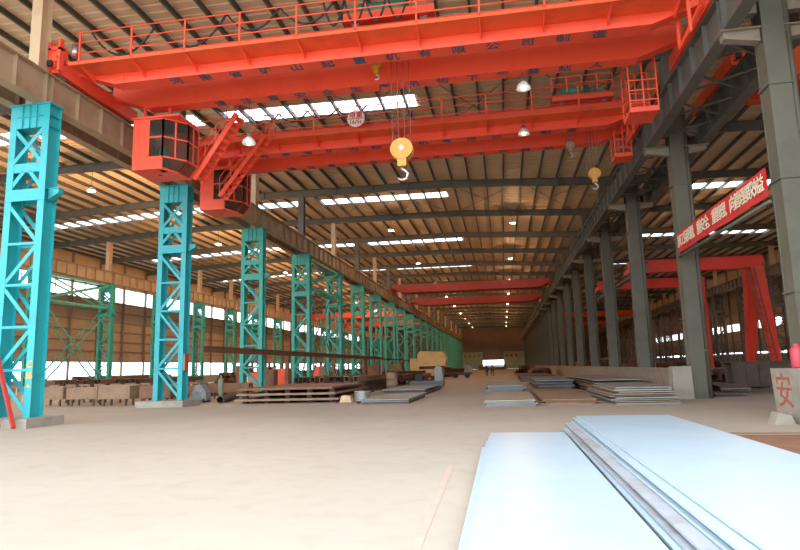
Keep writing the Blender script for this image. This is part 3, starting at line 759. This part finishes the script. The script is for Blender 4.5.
# ------------------------------------------------------------------ gantry cranes in the right hall
def gantry(label, Y, xa, xb, zt_, spread=2.3):
    t = thing('semi_gantry_crane', label, 'gantry', ((xa + xb) / 2, Y, 0))
    hx = (xb - xa) / 2
    MB().prism([(-hx, zt_ - .5), (-hx + .9, zt_ - .8), (hx + .2, zt_ - .8), (hx + .6, zt_ - .5), (hx + .6, zt_), (-hx, zt_)], -.35, .35).build('girder', 'gantry', t)
    MB().box(-hx, hx + .5, -.45, .45, zt_, zt_ + .05).build('rail_plate', 'gantry', t)
    MB().box(-hx - .1, -hx + .35, -1.3, 1.3, zt_ - .85, zt_ - .45).build('end_carriage', 'gantry', t)
    for sy in (-1, 1):
        a = Vector((hx, sy * .3, zt_ - .75)); b2 = Vector((hx, sy * spread, .55)); v = []
        for p, wx, wy in ((a, .42, .42), (b2, .2, .2)):
            for i, j in ((-1, -1), (1, -1), (1, 1), (-1, 1)): v.append(p + Vector((wx * i, wy * j, 0)))
        leg = MB().raw(v, [(3, 2, 1, 0), (4, 5, 6, 7), (0, 1, 5, 4), (1, 2, 6, 5), (2, 3, 7, 6), (3, 0, 4, 7)]).build('leg', 'gantry', t)
        MB().tube((hx - .08, sy * (spread + .1), .2), (hx + .08, sy * (spread + .1), .2), .2, n=12).build('wheel', 'dgrey', t)
    MB().box(hx - .25, hx + .25, -spread - .5, spread + .5, .3, .6).build('sill_beam', 'gantry', t)
    for o in (-.22, .22): MB().bar((hx - .46 + o, -.85, zt_ - .8), (hx - .26 + o, -spread - .25, .6), .05, .05).build('ladder_rail', 'rust3', t)
    for i in range(14):
        u = (i + .5) / 14; MB().bar((hx - .68 + .2 * u, -.85 - (spread - .6) * u, zt_ - .8 - (zt_ - 1.4) * u), (hx - .24 + .2 * u, -.85 - (spread - .6) * u, zt_ - .8 - (zt_ - 1.4) * u), .035, .035).build('ladder_rung', 'rust3', t)
    return t
gantry('red semi gantry crane with splayed legs in the right hall, nearer the opening', 44.0, 8.95, 17.0, 8.5)
gantry('red semi gantry crane in the right hall standing behind another gantry', 58.0, 8.95, 17.6, 9.0, 1.6)
for zz_, ya, yb in ((7.5, 38.6, 68.0),):
    t = thing('wall_rail', 'grey rail beam fixed along the grey columns carrying the gantries', 'beam', (8.95, ya, 0))
    MB().ibeam((0, 0, zz_), (0, yb - ya, zz_), .36, .24).build('rail_beam', 'grey', t)
    for k in (3, 4, 5): MB().box(-.45, .05, YK(k) - ya - .1, YK(k) - ya + .1, zz_ - .34, zz_ - .19).build('rail_bracket', 'grey', t)

# ------------------------------------------------------------------ steel plates
def plate(label, group, x0, x1, y0, y1, z, th, m, rz=0, bend=0., name='steel_plate'):
    cx, cy = (x0 + x1) / 2, (y0 + y1) / 2; hx, hy = (x1 - x0) / 2, (y1 - y0) / 2
    mb = MB(); n = 8; v = []
    for i in range(n + 1):
        yy = -hy + 2 * hy * i / n; dz = bend * math.sin(PI * i / n * 2.0)
        v += [(-hx, yy, dz), (hx, yy, dz), (hx, yy, dz + th), (-hx, yy, dz + th)]
    f = [(0, 1, 2, 3), tuple(4 * n + i for i in (3, 2, 1, 0))]
    for i in range(n):
        o = 4 * i; q_ = o + 4
        f += [(o, q_, q_ + 1, o + 1), (o + 1, q_ + 1, q_ + 2, o + 2), (o + 2, q_ + 2, q_ + 3, o + 3), (o + 3, q_ + 3, q_, o)]
    mb.raw(v, f)
    return tag(mb.build(name, m, None, (cx, cy, z), rz), label, 'plate', group)
R_ = random.Random(3)
ORD = ['lowest', 'second lowest', 'third lowest', 'fourth lowest', 'fifth lowest', 'sixth lowest', 'seventh lowest', 'eighth lowest', 'ninth lowest']
def blocks(x0, x1, ys, z, h, lab, grp):
    for y in ys: tag(MB().box(x0, x1, y - .06, y + .06, z, z + h).build('timber_bearer', 'rust2'), lab, 'bearer', grp)
# left bright stack
blocks(-.35, 1.1, (4.0, 6.2, 8.4, 10.6, 12.7), 0, .08, 'timber bearer under the narrower bright plate stack', 'bearers under the left bright stack')
z = .08
for i in range(4):
    top = i == 3
    plate('bright pale top plate of the narrower stack beside the pink floor line' if top else ORD[i] + ' steel plate of the narrower bright stack', None if top else 'lower plates of the narrower bright stack',
          (-.44, -.46, -.40, -.36)[i], (1.20, 1.22, 1.20, 1.20)[i], 3.0, (12.9, 11.7, 13.5, 13.7)[i], z, .022, 'plate' if i != 1 else 'plate', rz=(0, .004, -.002, 0)[i]); z += .024
blocks(1.6, 3.7, (3.4, 6, 8.6, 11.2, 13.8, 15.4), 0, .08, 'timber bearer under the broad bright plate stack', 'bearers under the broad bright stack')
z = .08
xs0 = [1.30, 1.36, 1.48, 1.40, 1.55, 1.62, 1.58, 1.70]
for i in range(8):
    top = i == 7
    plate('bright pale top plate of the broad stack with fanned edges' if top else ORD[i] + ' steel plate in the fanned layers of the broad bright stack', None if top else 'lower plates of the broad bright stack',
          xs0[i], 3.72 + .02 * i, 2.6, 15.3 + .07 * i, z, .025, 'plate' if top else ('plate_edge' if i % 2 else 'plate'), rz=R_.uniform(-.004, .004) if not top else 0); z += .034
for i, (x0, x1, y0, y1, m) in enumerate(((4.45, 6.6, 5.5, 14.6, 'rust2'), (4.62, 6.7, 5.0, 14.0, 'plate_tan'), (4.5, 6.5, 6, 13.6, 'rust'))):
    plate('brown rusty plate in the low stack right of the bright plates', 'low rusty plates right of the bright stack', x0, x1, y0, y1, .02 + .03 * i, .025, m, rz=.01 * (i - 1))
def stack(lab, grp, x0, x1, y0, y1, n, th, gap, mats, jit=.12, z=0., rz=0., bend=0.):
    for i in range(n):
        dx, dy = R_.uniform(-jit, jit), R_.uniform(-jit, jit)
        plate(lab.replace(' plate', ' %s plate' % ('top' if i == n - 1 else ORD[i]), 1), grp, x0 + dx, x1 + dx, y0 + dy, y1 + dy, z, th, mats[i % len(mats)], rz + R_.uniform(-.012, .012), bend); z += th + gap
    return z
stack('dusty tan plate in the square stack on the open floor', 'plates of the tan stack on the open floor', -.85, 1.15, 24.9, 33.2, 4, .05, .012, ['plate_blue', 'plate_grey', 'plate_grey', 'plate_tan'], .05)
stack('blue grey plate in the stack behind the tan one', 'plates of the blue grey stack', -1.1, 1.1, 35.5, 46, 6, .06, .02, ['plate_blue', 'plate_grey'], .12)
stack('rust brown plate in the low stack beside the tan one', 'plates of the rust brown low stack', 1.5, 3.65, 25.8, 37, 4, .04, .01, ['rust2', 'rust', 'rust', 'rust2'], .1)
zz = stack('grey plate in the thick stack before the low concrete wall', 'plates of the stack before the low wall', 4.08, 6.45, 24.9, 31.5, 6, .05, .025, ['plate_grey', 'rust2', 'plate_grey', 'plate_tan'], .14)
stack('pale plate on the crest of the thick stack before the low wall', 'pale plates on the thick stack', 4.2, 6.3, 24.9, 31.0, 3, .05, .03, ['plate_grey', 'plate_tan'], .1, z=zz)
stack('dark bent plate in the pile between the stacks and the wall', 'bent plates along the low wall', 4.6, 7.1, 33.0, 47, 6, .05, .09, ['rust', 'rust3', 'plate_grey'], .2, bend=.02)
stack('blue grey plate in the farther stack in mid hall', 'plates of the farther mid hall stack', 2.0, 4.3, 40, 52, 7, .06, .03, ['plate_blue', 'rust3'], .2)
stack('dark plate in the distant stack near the workers', 'plates of the distant stack', 1.5, 5.0, 60, 74, 5, .08, .04, ['rust3', 'plate_grey'], .3)
stack('blue grey plate lying on the floor left of the aisle', 'grey plates left of the aisle', -6.5, -4.3, 27.6, 33.5, 3, .05, .03, ['rust3', 'plate_blue', 'plate_grey'], .08)
stack('dark blue grey plate in the second stack left of the aisle', 'second grey plates left of the aisle', -7.2, -4.6, 36, 44, 4, .06, .03, ['rust3', 'plate_blue'], .1)
tag(MB().box(-.95, -.1, 47, 47.9, 0, .45).build('wooden_crate', 'post_tan'), 'small tan crate standing in the aisle before the workers', 'crate')

# slab rack at left: slabs with spacer blocks
GR = 'slabs of the rusty rack'
for i in range(3):
    sl = plate('rusty brown slab in the low rack before the teal columns', GR, -13.6 + .1 * i, -8.2 - .15 * i, 29.3, 37.5, .13 + .27 * i, .10, 'rust2' if i < 2 else 'rust', rz=.02, name='steel_slab')
for i in range(3):
    for j in range(5):
        for yy in (29.9, 36.6):
            tag(MB().box(-.12, .12, -.12, .12, 0, .128 if i == 0 else .168).build('spacer_block', 'rust3', None, (-13.2 + 1.15 * j, yy, 0 if i == 0 else .231 + .27 * (i - 1))), 'dark spacer block between the slabs of the rusty rack', 'block', 'spacer blocks of the slab rack')

# ------------------------------------------------------------------ steel sections lying about
def section(kind, L, m):
    mb = MB()
    if kind == 'i': mb.ibeam((0, 0, .16), (0, L, .16), .32, .2)
    elif kind == 'box': 
        mb.box(-.17, .17, 0, L, 0, .03); mb.box(-.17, .17, 0, L, .33, .36); mb.box(-.17, -.14, 0, L, .03, .33); mb.box(.14, .17, 0, L, .03, .33)
    elif kind == 'pipe':
        n = 14; v = []
        for yy in (0, L):
            for r in (.19, .16):
                for i in range(n): v.append((r * math.cos(2 * PI * i / n), yy, .19 + r * math.sin(2 * PI * i / n)))
        f = []
        for i in range(n):
            j = (i + 1) % n
            f += [(i, j, 2 * n + j, 2 * n + i), (n + i, 3 * n + i, 3 * n + j, n + j), (i, n + i, n + j, j), (2 * n + i, 2 * n + j, 3 * n + j, 3 * n + i)]
        mb.raw(v, f)
    elif kind == 'channel': mb.box(-.15, .15, 0, L, 0, .03); mb.box(-.15, -.12, 0, L, .03, .2); mb.box(.12, .15, 0, L, .03, .2)
    return mb.mesh('section', m)
SEC = {}
for kd, hgt in (('i', .32), ('box', .36), ('pipe', .38), ('channel', .2)):
    for m in ('rust', 'rust2', 'rust3'): SEC[kd, m] = (section(kd, 1, m), hgt)
NAMES = {'i': 'steel_beam', 'box': 'box_section', 'pipe': 'steel_pipe', 'channel': 'steel_channel'}
WORDS = {'i': 'rusty steel beam', 'box': 'rusty box section', 'pipe': 'rusty steel pipe', 'channel': 'rusty steel channel'}
TONE = {'rust': 'red brown', 'rust2': 'tan brown', 'rust3': 'dark brown'}
def pile(where, group, x0, x1, y0, L, layers, kinds, seed, mats=('rust', 'rust2', 'rust3'), rz=0., z0=.12, gap=.5, bear=True):
    r = random.Random(seed); z = z0; nb = 0
    if bear:
        for yy in (y0 + .15 * L, y0 + .85 * L):
            tag(MB().box(x0 - .1, x1 + .1, yy - .07, yy + .07, 0, z0).build('timber_bearer', 'rust3'), 'timber bearer under the steel sections ' + where, 'bearer', 'bearers ' + where)
    for l in range(layers):
        x = x0 + .25 + r.uniform(0, .2) + .1 * l; hm = 0; kd = r.choice(kinds)
        while x < x1 - .2 - .1 * l:
            m = r.choice(mats); me, hh = SEC[kd, m]
            o = link(NAMES[kd], me, None, (x, y0 + r.uniform(-.5, .5), z), rz + r.uniform(-.003, .003)); o.scale.y = L * r.uniform(.85, 1.05)
            tag(o, TONE[m] + ' ' + WORDS[kd] + ' ' + where, 'pipe' if kd == 'pipe' else 'beam', WORDS[kd] + 's ' + where)
            x += gap + r.uniform(0, .15)
        z += SEC[kd, 'rust'][1] + .005
K = ['i', 'box', 'channel', 'pipe']
pile('piled behind the slab rack', 'a', -14.4, -9.0, 39.5, 12, 3, ['i', 'box'], 1)
pile('piled beside the second grey plates', 'b', -13.5, -8.2, 53, 12, 3, ['i', 'channel'], 2)
pile('piled left of the aisle in mid hall', 'c', -14, -8.5, 66.2, 8, 3, ['i', 'box', 'pipe'], 3)
pile('piled before the far teal columns', 'd', -14.5, -8.0, 92, 12, 4, ['i', 'box'], 4)
pile('piled near the distant workers', 'e', -14.5, -6.5, 112, 14, 3, ['i', 'box', 'pipe'], 5)
pile('in the left hall beyond the teal columns', 'f', -29.5, -19.5, 37.6, 6, 2, ['box', 'i'], 6)
pile('in the left hall before the far left columns', 'g', -38.5, -30, 47, 11, 3, ['pipe', 'box'], 7, ('rust3', 'rust', 'rust3'))
pile('along the far left wall', 'h', -49, -43.6, 62, 14, 4, ['pipe', 'i'], 8, ('rust3', 'rust2'))
pile('deep in the left hall', 'i', -36, -22, 72, 12, 4, ['i', 'box'], 9)
pile('far inside the left hall', 'j', -36, -20, 100, 14, 4, ['i', 'pipe'], 10)
pile('in the right hall between the two gantries', 'k', 9.3, 15.6, 46.5, 8, 2, ['channel', 'i'], 11, ('rust3', 'rust3', 'rust'))
pile('in the right hall under the nearer gantry', 'l', 10.2, 14.6, 36.5, 7, 3, ['i', 'box'], 12, ('rust3', 'rust'))
pile('in the right hall beyond the gantries', 'm', 12, 22, 66, 12, 4, ['i', 'box'], 13, ('rust3', 'rust'))
pile('far inside the right hall', 'n', 12, 26, 108, 16, 5, ['i', 'box', 'pipe'], 14, ('rust3', 'rust'))
pile('beside the low wall far down the hall', 'o', 3.2, 6.6, 82, 12, 3, ['i', 'box'], 15, ('rust3', 'rust'))
pile('beside the low wall near the end doors', 'p', 2.0, 6.6, 116, 16, 4, ['i', 'box'], 16, ('rust3', 'rust'))
stack('dark plate stacked before the bright gap of the end doors', 'plates before the end doors', -9.3, .9, 228, 236, 9, .17, .03, ['rust3', 'rust3', 'plate_grey'], .25)
# row of rusty box girders standing on trestles behind the second teal column
GB = 'girder segments on short legs'
rg = random.Random(21)
for i, (x, y, L, m) in enumerate(((-24.6, 30.4, 1.7, 'rust2'), (-22.4, 30.0, 1.8, 'rust2'), (-20.2, 29.6, 1.9, 'rust2'), (-18.1, 29.9, 1.7, 'rust'), (-22.9, 33.0, 2.0, 'rust2'), (-20.3, 33.2, 1.8, 'rust'), (-18.0, 33.1, 1.9, 'rust'), (-17.0, 36.2, 2.6, 'rust'), (-25.6, 33.6, 1.8, 'rust2'))):
    t = thing('girder_segment', ('tan brown' if m == 'rust2' else 'red brown') + ' plate girder segment standing on short legs behind the teal columns', 'girder', (x, y, 0), GB, rz=rg.uniform(-.12, .12))
    h = rg.uniform(.85, 1.15)
    MB().box(-L / 2, L / 2, -.4, -.37, .4, h).build('web', m, t); MB().box(-L / 2, L / 2, .37, .4, .4, h).build('web', m, t)
    MB().box(-L / 2 - .05, L / 2 + .05, -.45, .45, .36, .4).build('flange', m, t)
    for j in range(4): MB().box(-L / 2 + L * j / 3 - .01, -L / 2 + L * j / 3 + .01, -.37, .37, .4, h - .05).build('diaphragm', m, t)
    for sx in (-.35, .35):
        for sy in (-.3, .3): MB().bar((sx * L, sy, 0), (sx * L, sy, .36), .09, .09).build('leg', 'rust3', t)
for i in range(14):
    x, y = -31.5 + 1.05 * i + rg.uniform(-.1, .1), 39.0 - (.0 if i < 9 else .6)
    if x > -18.6: break
    y = 35.0 + (0 if x < -27 else 3.3 if False else 0) if x < -27.2 else 35.1
    t = thing('steel_trestle', 'small tan steel trestle in the row behind the girder segments', 'trestle', (x, y, 0), 'row of tan trestles', rz=rg.uniform(-.1, .1))
    for sx in (-.28, .28): MB().bar((sx, 0, 0), (sx * .8, 0, .95), .1, .1).build('leg', 'post_tan', t)
    MB().box(-.36, .36, -.1, .1, .95, 1.07).build('top_bar', 'rust2', t)
# long brown beam on posts along the teal columns
t = thing('beam_rack', 'long brown steel beam on posts running along the teal columns', 'rack', (-15.25, 29.2, 0))
MB().ibeam((0, 0, 2.82), (0, 48, 2.82), .34, .22).build('long_beam', 'rust', t)
MB().ibeam((.0, 48, 2.74), (.0, 74, 2.74), .16, .2).build('long_beam', 'rust3', t)
for y in (12.4, 24.5, 36.5, 47.5, 60, 73.5): 
    MB().box(-.13, .13, y - .13, y + .13, 0, 2.65).build('post', 'rust', t); MB().box(-.3, .3, y - .3, y + .3, 0, .05).build('base_plate', 'rust3', t)
# leaning red bars at the first column
for i, (x0, x1, y, z1) in enumerate(((-15.25, -16.65, 17.1, 2.3), (-15.75, -17.4, 17.05, 3.2))):
    tag(MB().bar((x0, y, .06), (x1, YK(1) - .42, z1), .11, .11).build('leaning_bar', 'darkred'), 'dull red steel bar leaning on the first teal column', 'bar', 'red bars leaning on the first teal column')
# lying pipe, gas cylinder, grey welding set
p = link('steel_pipe', SEC['pipe', 'rust3'][0], None, (-14.75, 30.2, 0), .25); p.scale.y = 4.5; tag(p, 'open ended dark pipe lying beside the slab rack', 'pipe')
def cylinder(lab, x, y, m, grp=None):
    t = thing('gas_cylinder', lab, 'cylinder', (x, y, 0), grp)
    MB().lathe((0, 0, 0), [(0, 0), (.14, 0), (.15, .05), (.15, 1.1), (.12, 1.25), (.05, 1.33), (0, 1.33)], 14).build('body', m, t)
    MB().lathe((0, 0, 1.32), [(0, 0), (.04, 0), (.04, .1), (.02, .14), (0, .14)], 8).build('valve', 'chrome', t)
    return t
cylinder('olive gas cylinder standing beside the grey welding set', -15.75, 32.3, 'olive')
ws = thing('welding_set', 'grey welding set with sloping top beside the olive gas cylinder', 'machine', (-16.55, 31.6, 0))
MB().prism([(-.45, .1), (.45, .1), (.4, .55), (.15, .95), (-.2, .95), (-.42, .5)], -.3, .3).build('housing', 'greymach', ws)
for sx in (-.3, .3): MB().tube((sx, -.33, .1), (sx, .33, .1), .1, n=10).build('wheel', 'black', ws)
MB().tube((-.2, 0, .95), (-.2, 0, 1.2), .03, n=6).build('handle', 'rust', ws)
for i, (x, y) in enumerate(((-20.8, 46.2), (-20.2, 46.2), (-19.6, 46.2), (-19.0, 46.2), (-18.4, 46.2))): cylinder('tan gas cylinder standing in a row beyond the teal columns', x, y, 'cream_mach', 'row of tan gas cylinders')
for i in range(6): cylinder('green gas cylinder standing in a row behind the slab rack', -14.6 + .42 * i, 52.3, 'drum_green', 'row of green gas cylinders')
# small things before the grey plates
tag(MB().prism([(-.3, 0), (.3, 0), (.22, .3), (-.18, .33)], -.25, .25).build('wooden_block', 'post_tan', None, (-7.45, 28.4, .06)), 'tan wooden block on a thin sheet beside the slab rack', 'block')
tag(MB().box(-.7, .6, -.4, .5, 0, .055).build('thin_sheet', 'rust', None, (-7.45, 28.4, 0)), 'small orange brown sheet under the tan wooden block', 'sheet')
cw = MB()
for i in range(5): cw.path([(.36 * math.cos(a), .36 * math.sin(a), .06 + .1 * i) for a in [2 * PI * j / 16 for j in range(17)]], .06, 6)
tag(cw.build('wire_coil', 'chrome', None, (-7.1, 30.2, 0)), 'grey wire coil beside the tan wooden block', 'coil')
dr = thing('steel_drum', 'two banded tan drum standing on end before the long brown beam', 'drum', (-7.85, 42.6, 0)); dr['label'] = 'banded brown drum standing before the piled beams'
MB().lathe((0, 0, 0), [(0, 0), (.42, 0), (.42, .4), (.45, .43), (.42, .46), (.42, .85), (.45, .88), (.42, .91), (.42, 1.3), (0, 1.3)], 18).build('body', 'rust2', dr); MB().lathe((0, 0, 1.3), [(.44, -.03), (.45, .02), (.0, .03)], 18).build('lid', 'rust', dr)
# grey winch machine at the aisle edge
t = thing('cutting_machine', 'grey and black cutting machine at the aisle edge behind the grey plates', 'machine', (-5.6, 47, 0))
MB().box(-1.6, 1.0, -.6, .6, .15, .55).build('bed', 'dgrey', t); MB().prism([(.3, .55), (1.0, .55), (.9, 1.5), (.6, 1.75), (.35, 1.5)], -.5, .5).build('head', 'greymach', t)
MB().tube((-.9, -.5, .8), (-.9, .5, .8), .3, n=14).build('drum', 'black', t)
for sx in (-1.3, .7): MB().box(sx - .12, sx + .12, -.55, .55, 0, .15).build('foot', 'black', t)
# yellow machine
t = thing('plate_press', 'cream yellow press with a big hood beside the far teal columns', 'machine', (-9.6, 78.5, 0))
MB().box(-2.3, -1.1, -1.2, 1.2, 0, 2.7).build('cabinet', 'cream_mach', t); MB().box(-1.1, 1.9, -1, 1, .5, 1.3).build('bed', 'cream_mach', t)
MB().prism([(-1.2, 1.7), (2.2, 1.7), (2.4, 2.6), (2.0, 3.5), (-.9, 3.6), (-1.3, 3.2)], -1.3, 1.3).build('hood', 'cream_mach', t)
for sx in (-.8, .5, 1.7): MB().box(sx - .15, sx + .15, -.9, .9, 0, .5).build('leg', 'rust3', t)
MB().box(-1.0, 2.0, -.9, .9, 1.3, 1.7).build('throat', 'rust3', t)
# truck-like dark trailer with plates by the aisle
t = thing('flat_cart', 'low dark flat cart loaded beside the aisle near the yellow press', 'cart', (-6.6, 84, 0))
MB().box(-3, 2.2, -1, 1, .5, .75).build('deck', 'rust3', t); MB().prism([(1.2, .75), (2.2, .75), (2.1, 1.6), (1.4, 1.7)], -.9, .9).build('load', 'greymach', t)
for sx in (-2.2, 0, 1.6):
    for sy in (-.8, .8): MB().tube((sx, sy - .12, .3), (sx, sy + .12, .3), .3, n=12).build('wheel', 'black', t)
# dark trough girder in the right hall
t = thing('trough_girder', 'dark ribbed trough girder lying in the right hall beside the marked block', 'girder', (13.0, 32.5, 0))
MB().box(-2.1, 2.1, -.5, -.46, .35, 1.45).build('web', 'rust3', t); MB().box(-2.1, 2.1, .46, .5, .35, 1.45).build('web', 'rust3', t); MB().box(-2.2, 2.2, -.6, .6, 1.45, 1.5).build('flange', 'rust3', t); MB().box(-2.2, 2.2, -.6, .6, .3, .35).build('flange', 'rust3', t)
for j in range(8): MB().box(-2.05 + 4.1 * j / 7 - .02, -2.05 + 4.1 * j / 7 + .02, -.6, -.5, .35, 1.45).build('rib', 'rust3', t)
for sx in (-1.6, 1.6): MB().box(sx - .1, sx + .1, -.5, .5, 0, .3).build('foot', 'rust3', t)
stack('dark plate in the pile between wall end block and trough girder', 'dark plates in the right hall', 9.25, 10.5, 29.2, 33, 7, .05, .03, ['rust3', 'plate_grey', 'rust'], .15)
stack('brown plate piled behind the trough girder', 'plates behind the trough girder', 16.0, 19, 34.5, 38, 9, .07, .09, ['rust3', 'rust'], .3)
# masts and trusses standing in the right hall
rm = random.Random(5)
def mast(h):
    P = []
    for sx in (-.4, .4):
        for sy in (-.4, .4): P.append(('leg', MB().bar((sx, sy, 0), (sx, sy, h), .11, .11)))
    n = int(h / 1.2)
    for j in range(n):
        z = .1 + (h - .2) * j / n; z2 = .1 + (h - .2) * (j + 1) / n
        for sy in (-.4, .4): P.append(('brace', MB().bar((-.4, sy, z) if j % 2 else (.4, sy, z), (.4, sy, z2) if j % 2 else (-.4, sy, z2), .06, .06)))
        P.append(('strut', MB().bar((-.4, -.4, z2), (.4, -.4, z2), .06, .06)))
    return P
GM = 'masts in the right hall'
for i, (x, y, h) in enumerate(((14.2, 63.5, 7.5), (22.9, 74, 8.2), (20.5, 86, 7.0), (24, 96, 8.0), (27.5, 120, 8.5), (26.0, 140, 8.0), (17.0, 80.5, 6.5), (26.5, 84, 7.5), (18.5, 92, 6.0), (28.5, 104, 8), (21.5, 100, 7.0), (29, 78, 7.6))):
    t = thing('lattice_mast', 'brown lattice mast standing amid the clutter of the right hall', 'mast', (x, y, 0), GM)
    for nme, mb in mast(h): mb.build(nme, 'brownlat', t)
for i, (x, y, rz) in enumerate(((13.5, 81.6, .1), (25.5, 70.0, -.1), (24.8, 78.6, .1), (13.4, 84.5, 0), (19.0, 97.5, .1), (28.6, 112.6, -.05))):
    t = thing('steel_truss', 'brown steel truss standing on its chord in the right hall', 'truss', (x, y, 0), 'trusses in the right hall', rz=rz)
    for z in (.1, 2.1): MB().bar((-2.6, 0, z), (2.6, 0, z), .16, .16).build('chord', 'brownlat' if i % 2 else 'rust', t)
    for j in range(6):
        xa = -2.5 + .83 * j; MB().bar((xa, 0, .15), (xa, 0, 2.05), .08, .08).build('post', 'brownlat', t)
        MB().bar((xa, 0, .15 if j % 2 else 2.05), (xa + .83, 0, 2.05 if j % 2 else .15), .07, .07).build('diagonal', 'brownlat', t)
    for xa in (-2.2, 2.2): MB().box(xa - .06, xa + .06, -.5, .5, 0, .06).build('foot', 'rust3', t)
# workshop machines and frames standing behind the slab rack
rm = random.Random(9)
for i, (x, y, w_, h, m, word) in enumerate(((-16.9, 42.2, 1.1, 1.7, 'rust', 'red brown'), (-14.0, 65.2, 1.3, 2.0, 'rust', 'red brown'), (-18.6, 44.4, 1.0, 1.5, 'orange', 'orange'), (-13.6, 76.4, 1.4, 2.1, 'rust2', 'tan brown'),
                                       (-19.6, 52.0, 1.4, 1.8, 'orange', 'orange'), (-22.4, 55.0, 1.3, 2.0, 'rust', 'red brown'), (-18.4, 61.5, 1.2, 1.9, 'rust2', 'tan brown'), (-26.0, 58.5, 1.5, 2.2, 'rust', 'red brown'), (-20.5, 66.5, 1.4, 2.0, 'orange', 'orange'))):
    t = thing('steel_cabinet', word + ' machine cabinet with feet and a top pipe beyond the slab rack', 'cabinet', (x, y, 0), 'machine cabinets beyond the slab rack', rz=rm.uniform(-.2, .2))
    MB().box(-w_ / 2, w_ / 2, -.4, .4, .15, h).build('body', m, t); MB().box(-w_ / 2 + .1, w_ / 2 - .1, -.43, -.4, .3, h - .15).build('door', m, t)
    MB().box(w_ / 2 - .25, w_ / 2 - .2, -.47, -.43, h * .5, h * .5 + .2).build('handle', 'dgrey', t)
    for sx in (-1, 1): MB().box(sx * (w_ / 2 - .12) - .08, sx * (w_ / 2 - .12) + .08, -.38, .38, 0, .15).build('foot', 'rust3', t)
    MB().tube((0, .1, h), (0, .1, h + .5), .09, n=10).build('pipe', 'rust3', t)

# ------------------------------------------------------------------ workers
def worker(label, x, y, rz, shirt, step=.12, h=1.68):
    t = thing('person', label, 'person', (x, y, 0), None, rz)
    s = h / 1.7
    me = bpy.data.meshes.new('body'); V = []; E = []; Rr = []
    def a(p, r): V.append(tuple(c * s for c in p)); Rr.append(r * s); return len(V) - 1
    pel = a((0, 0, .92), .15); wa = a((0, 0, 1.1), .135); chs = a((0, .0, 1.3), .165); nk = a((0, 0, 1.45), .065); hd = a((0, .02, 1.56), .09); tp = a((0, .02, 1.64), .075)
    E += [(pel, wa), (wa, chs), (chs, nk), (nk, hd), (hd, tp)]
    for sx in (-1, 1):
        hp = a((sx * .1, 0, .86), .105); kn = a((sx * .11, sx * step, .48), .07); an = a((sx * .11, sx * step * .6, .08), .05); toe = a((sx * .12, sx * step * .6 + .16, .035), .035)
        E += [(pel, hp), (hp, kn), (kn, an), (an, toe)]
        sh = a((sx * .19, 0, 1.38), .075); el = a((sx * .25, -sx * step * .5, 1.1), .052); wr = a((sx * .24, .08 - sx * step, .87), .036); hn = a((sx * .24, .1 - sx * step, .78), .038)
        E += [(chs, sh), (sh, el), (el, wr), (wr, hn)]
    me.from_pydata(V, E, []); o = bpy.data.objects.new('body', me); COL.objects.link(o); o.parent = t
    me.materials.append(M[shirt])
    sk = o.modifiers.new('skin', 'SKIN'); sk.use_smooth_shade = True
    for i, v in enumerate(me.skin_vertices[0].data): v.radius = (Rr[i], Rr[i])
    me.skin_vertices[0].data[0].use_root = True
    o.modifiers.new('sub', 'SUBSURF').levels = 1
    MB().lathe((0, .02 * s, 1.56 * s), [(0, .15), (.06, .14), (.1, .08), (.115, .02), (.12, -.01), (0, -.01)], 12).build('helmet', 'orange_mark', t)
    MB().lathe((0, .075 * s, 1.52 * s), [(0, .05), (.045, .03), (.055, 0), (.04, -.04), (0, -.06)], 10).build('face', 'skin', t)
    return t
worker('worker in dark clothes walking in the aisle, left one of the pair', -2.6, 92, .2, 'navy')
worker('worker in dark grey clothes walking in the aisle, right one of the pair', -1.75, 92.6, -.3, 'dgcloth')
worker('lone worker in navy standing near the yellow press', -6.0, 100, 1.2, 'navy', .05)
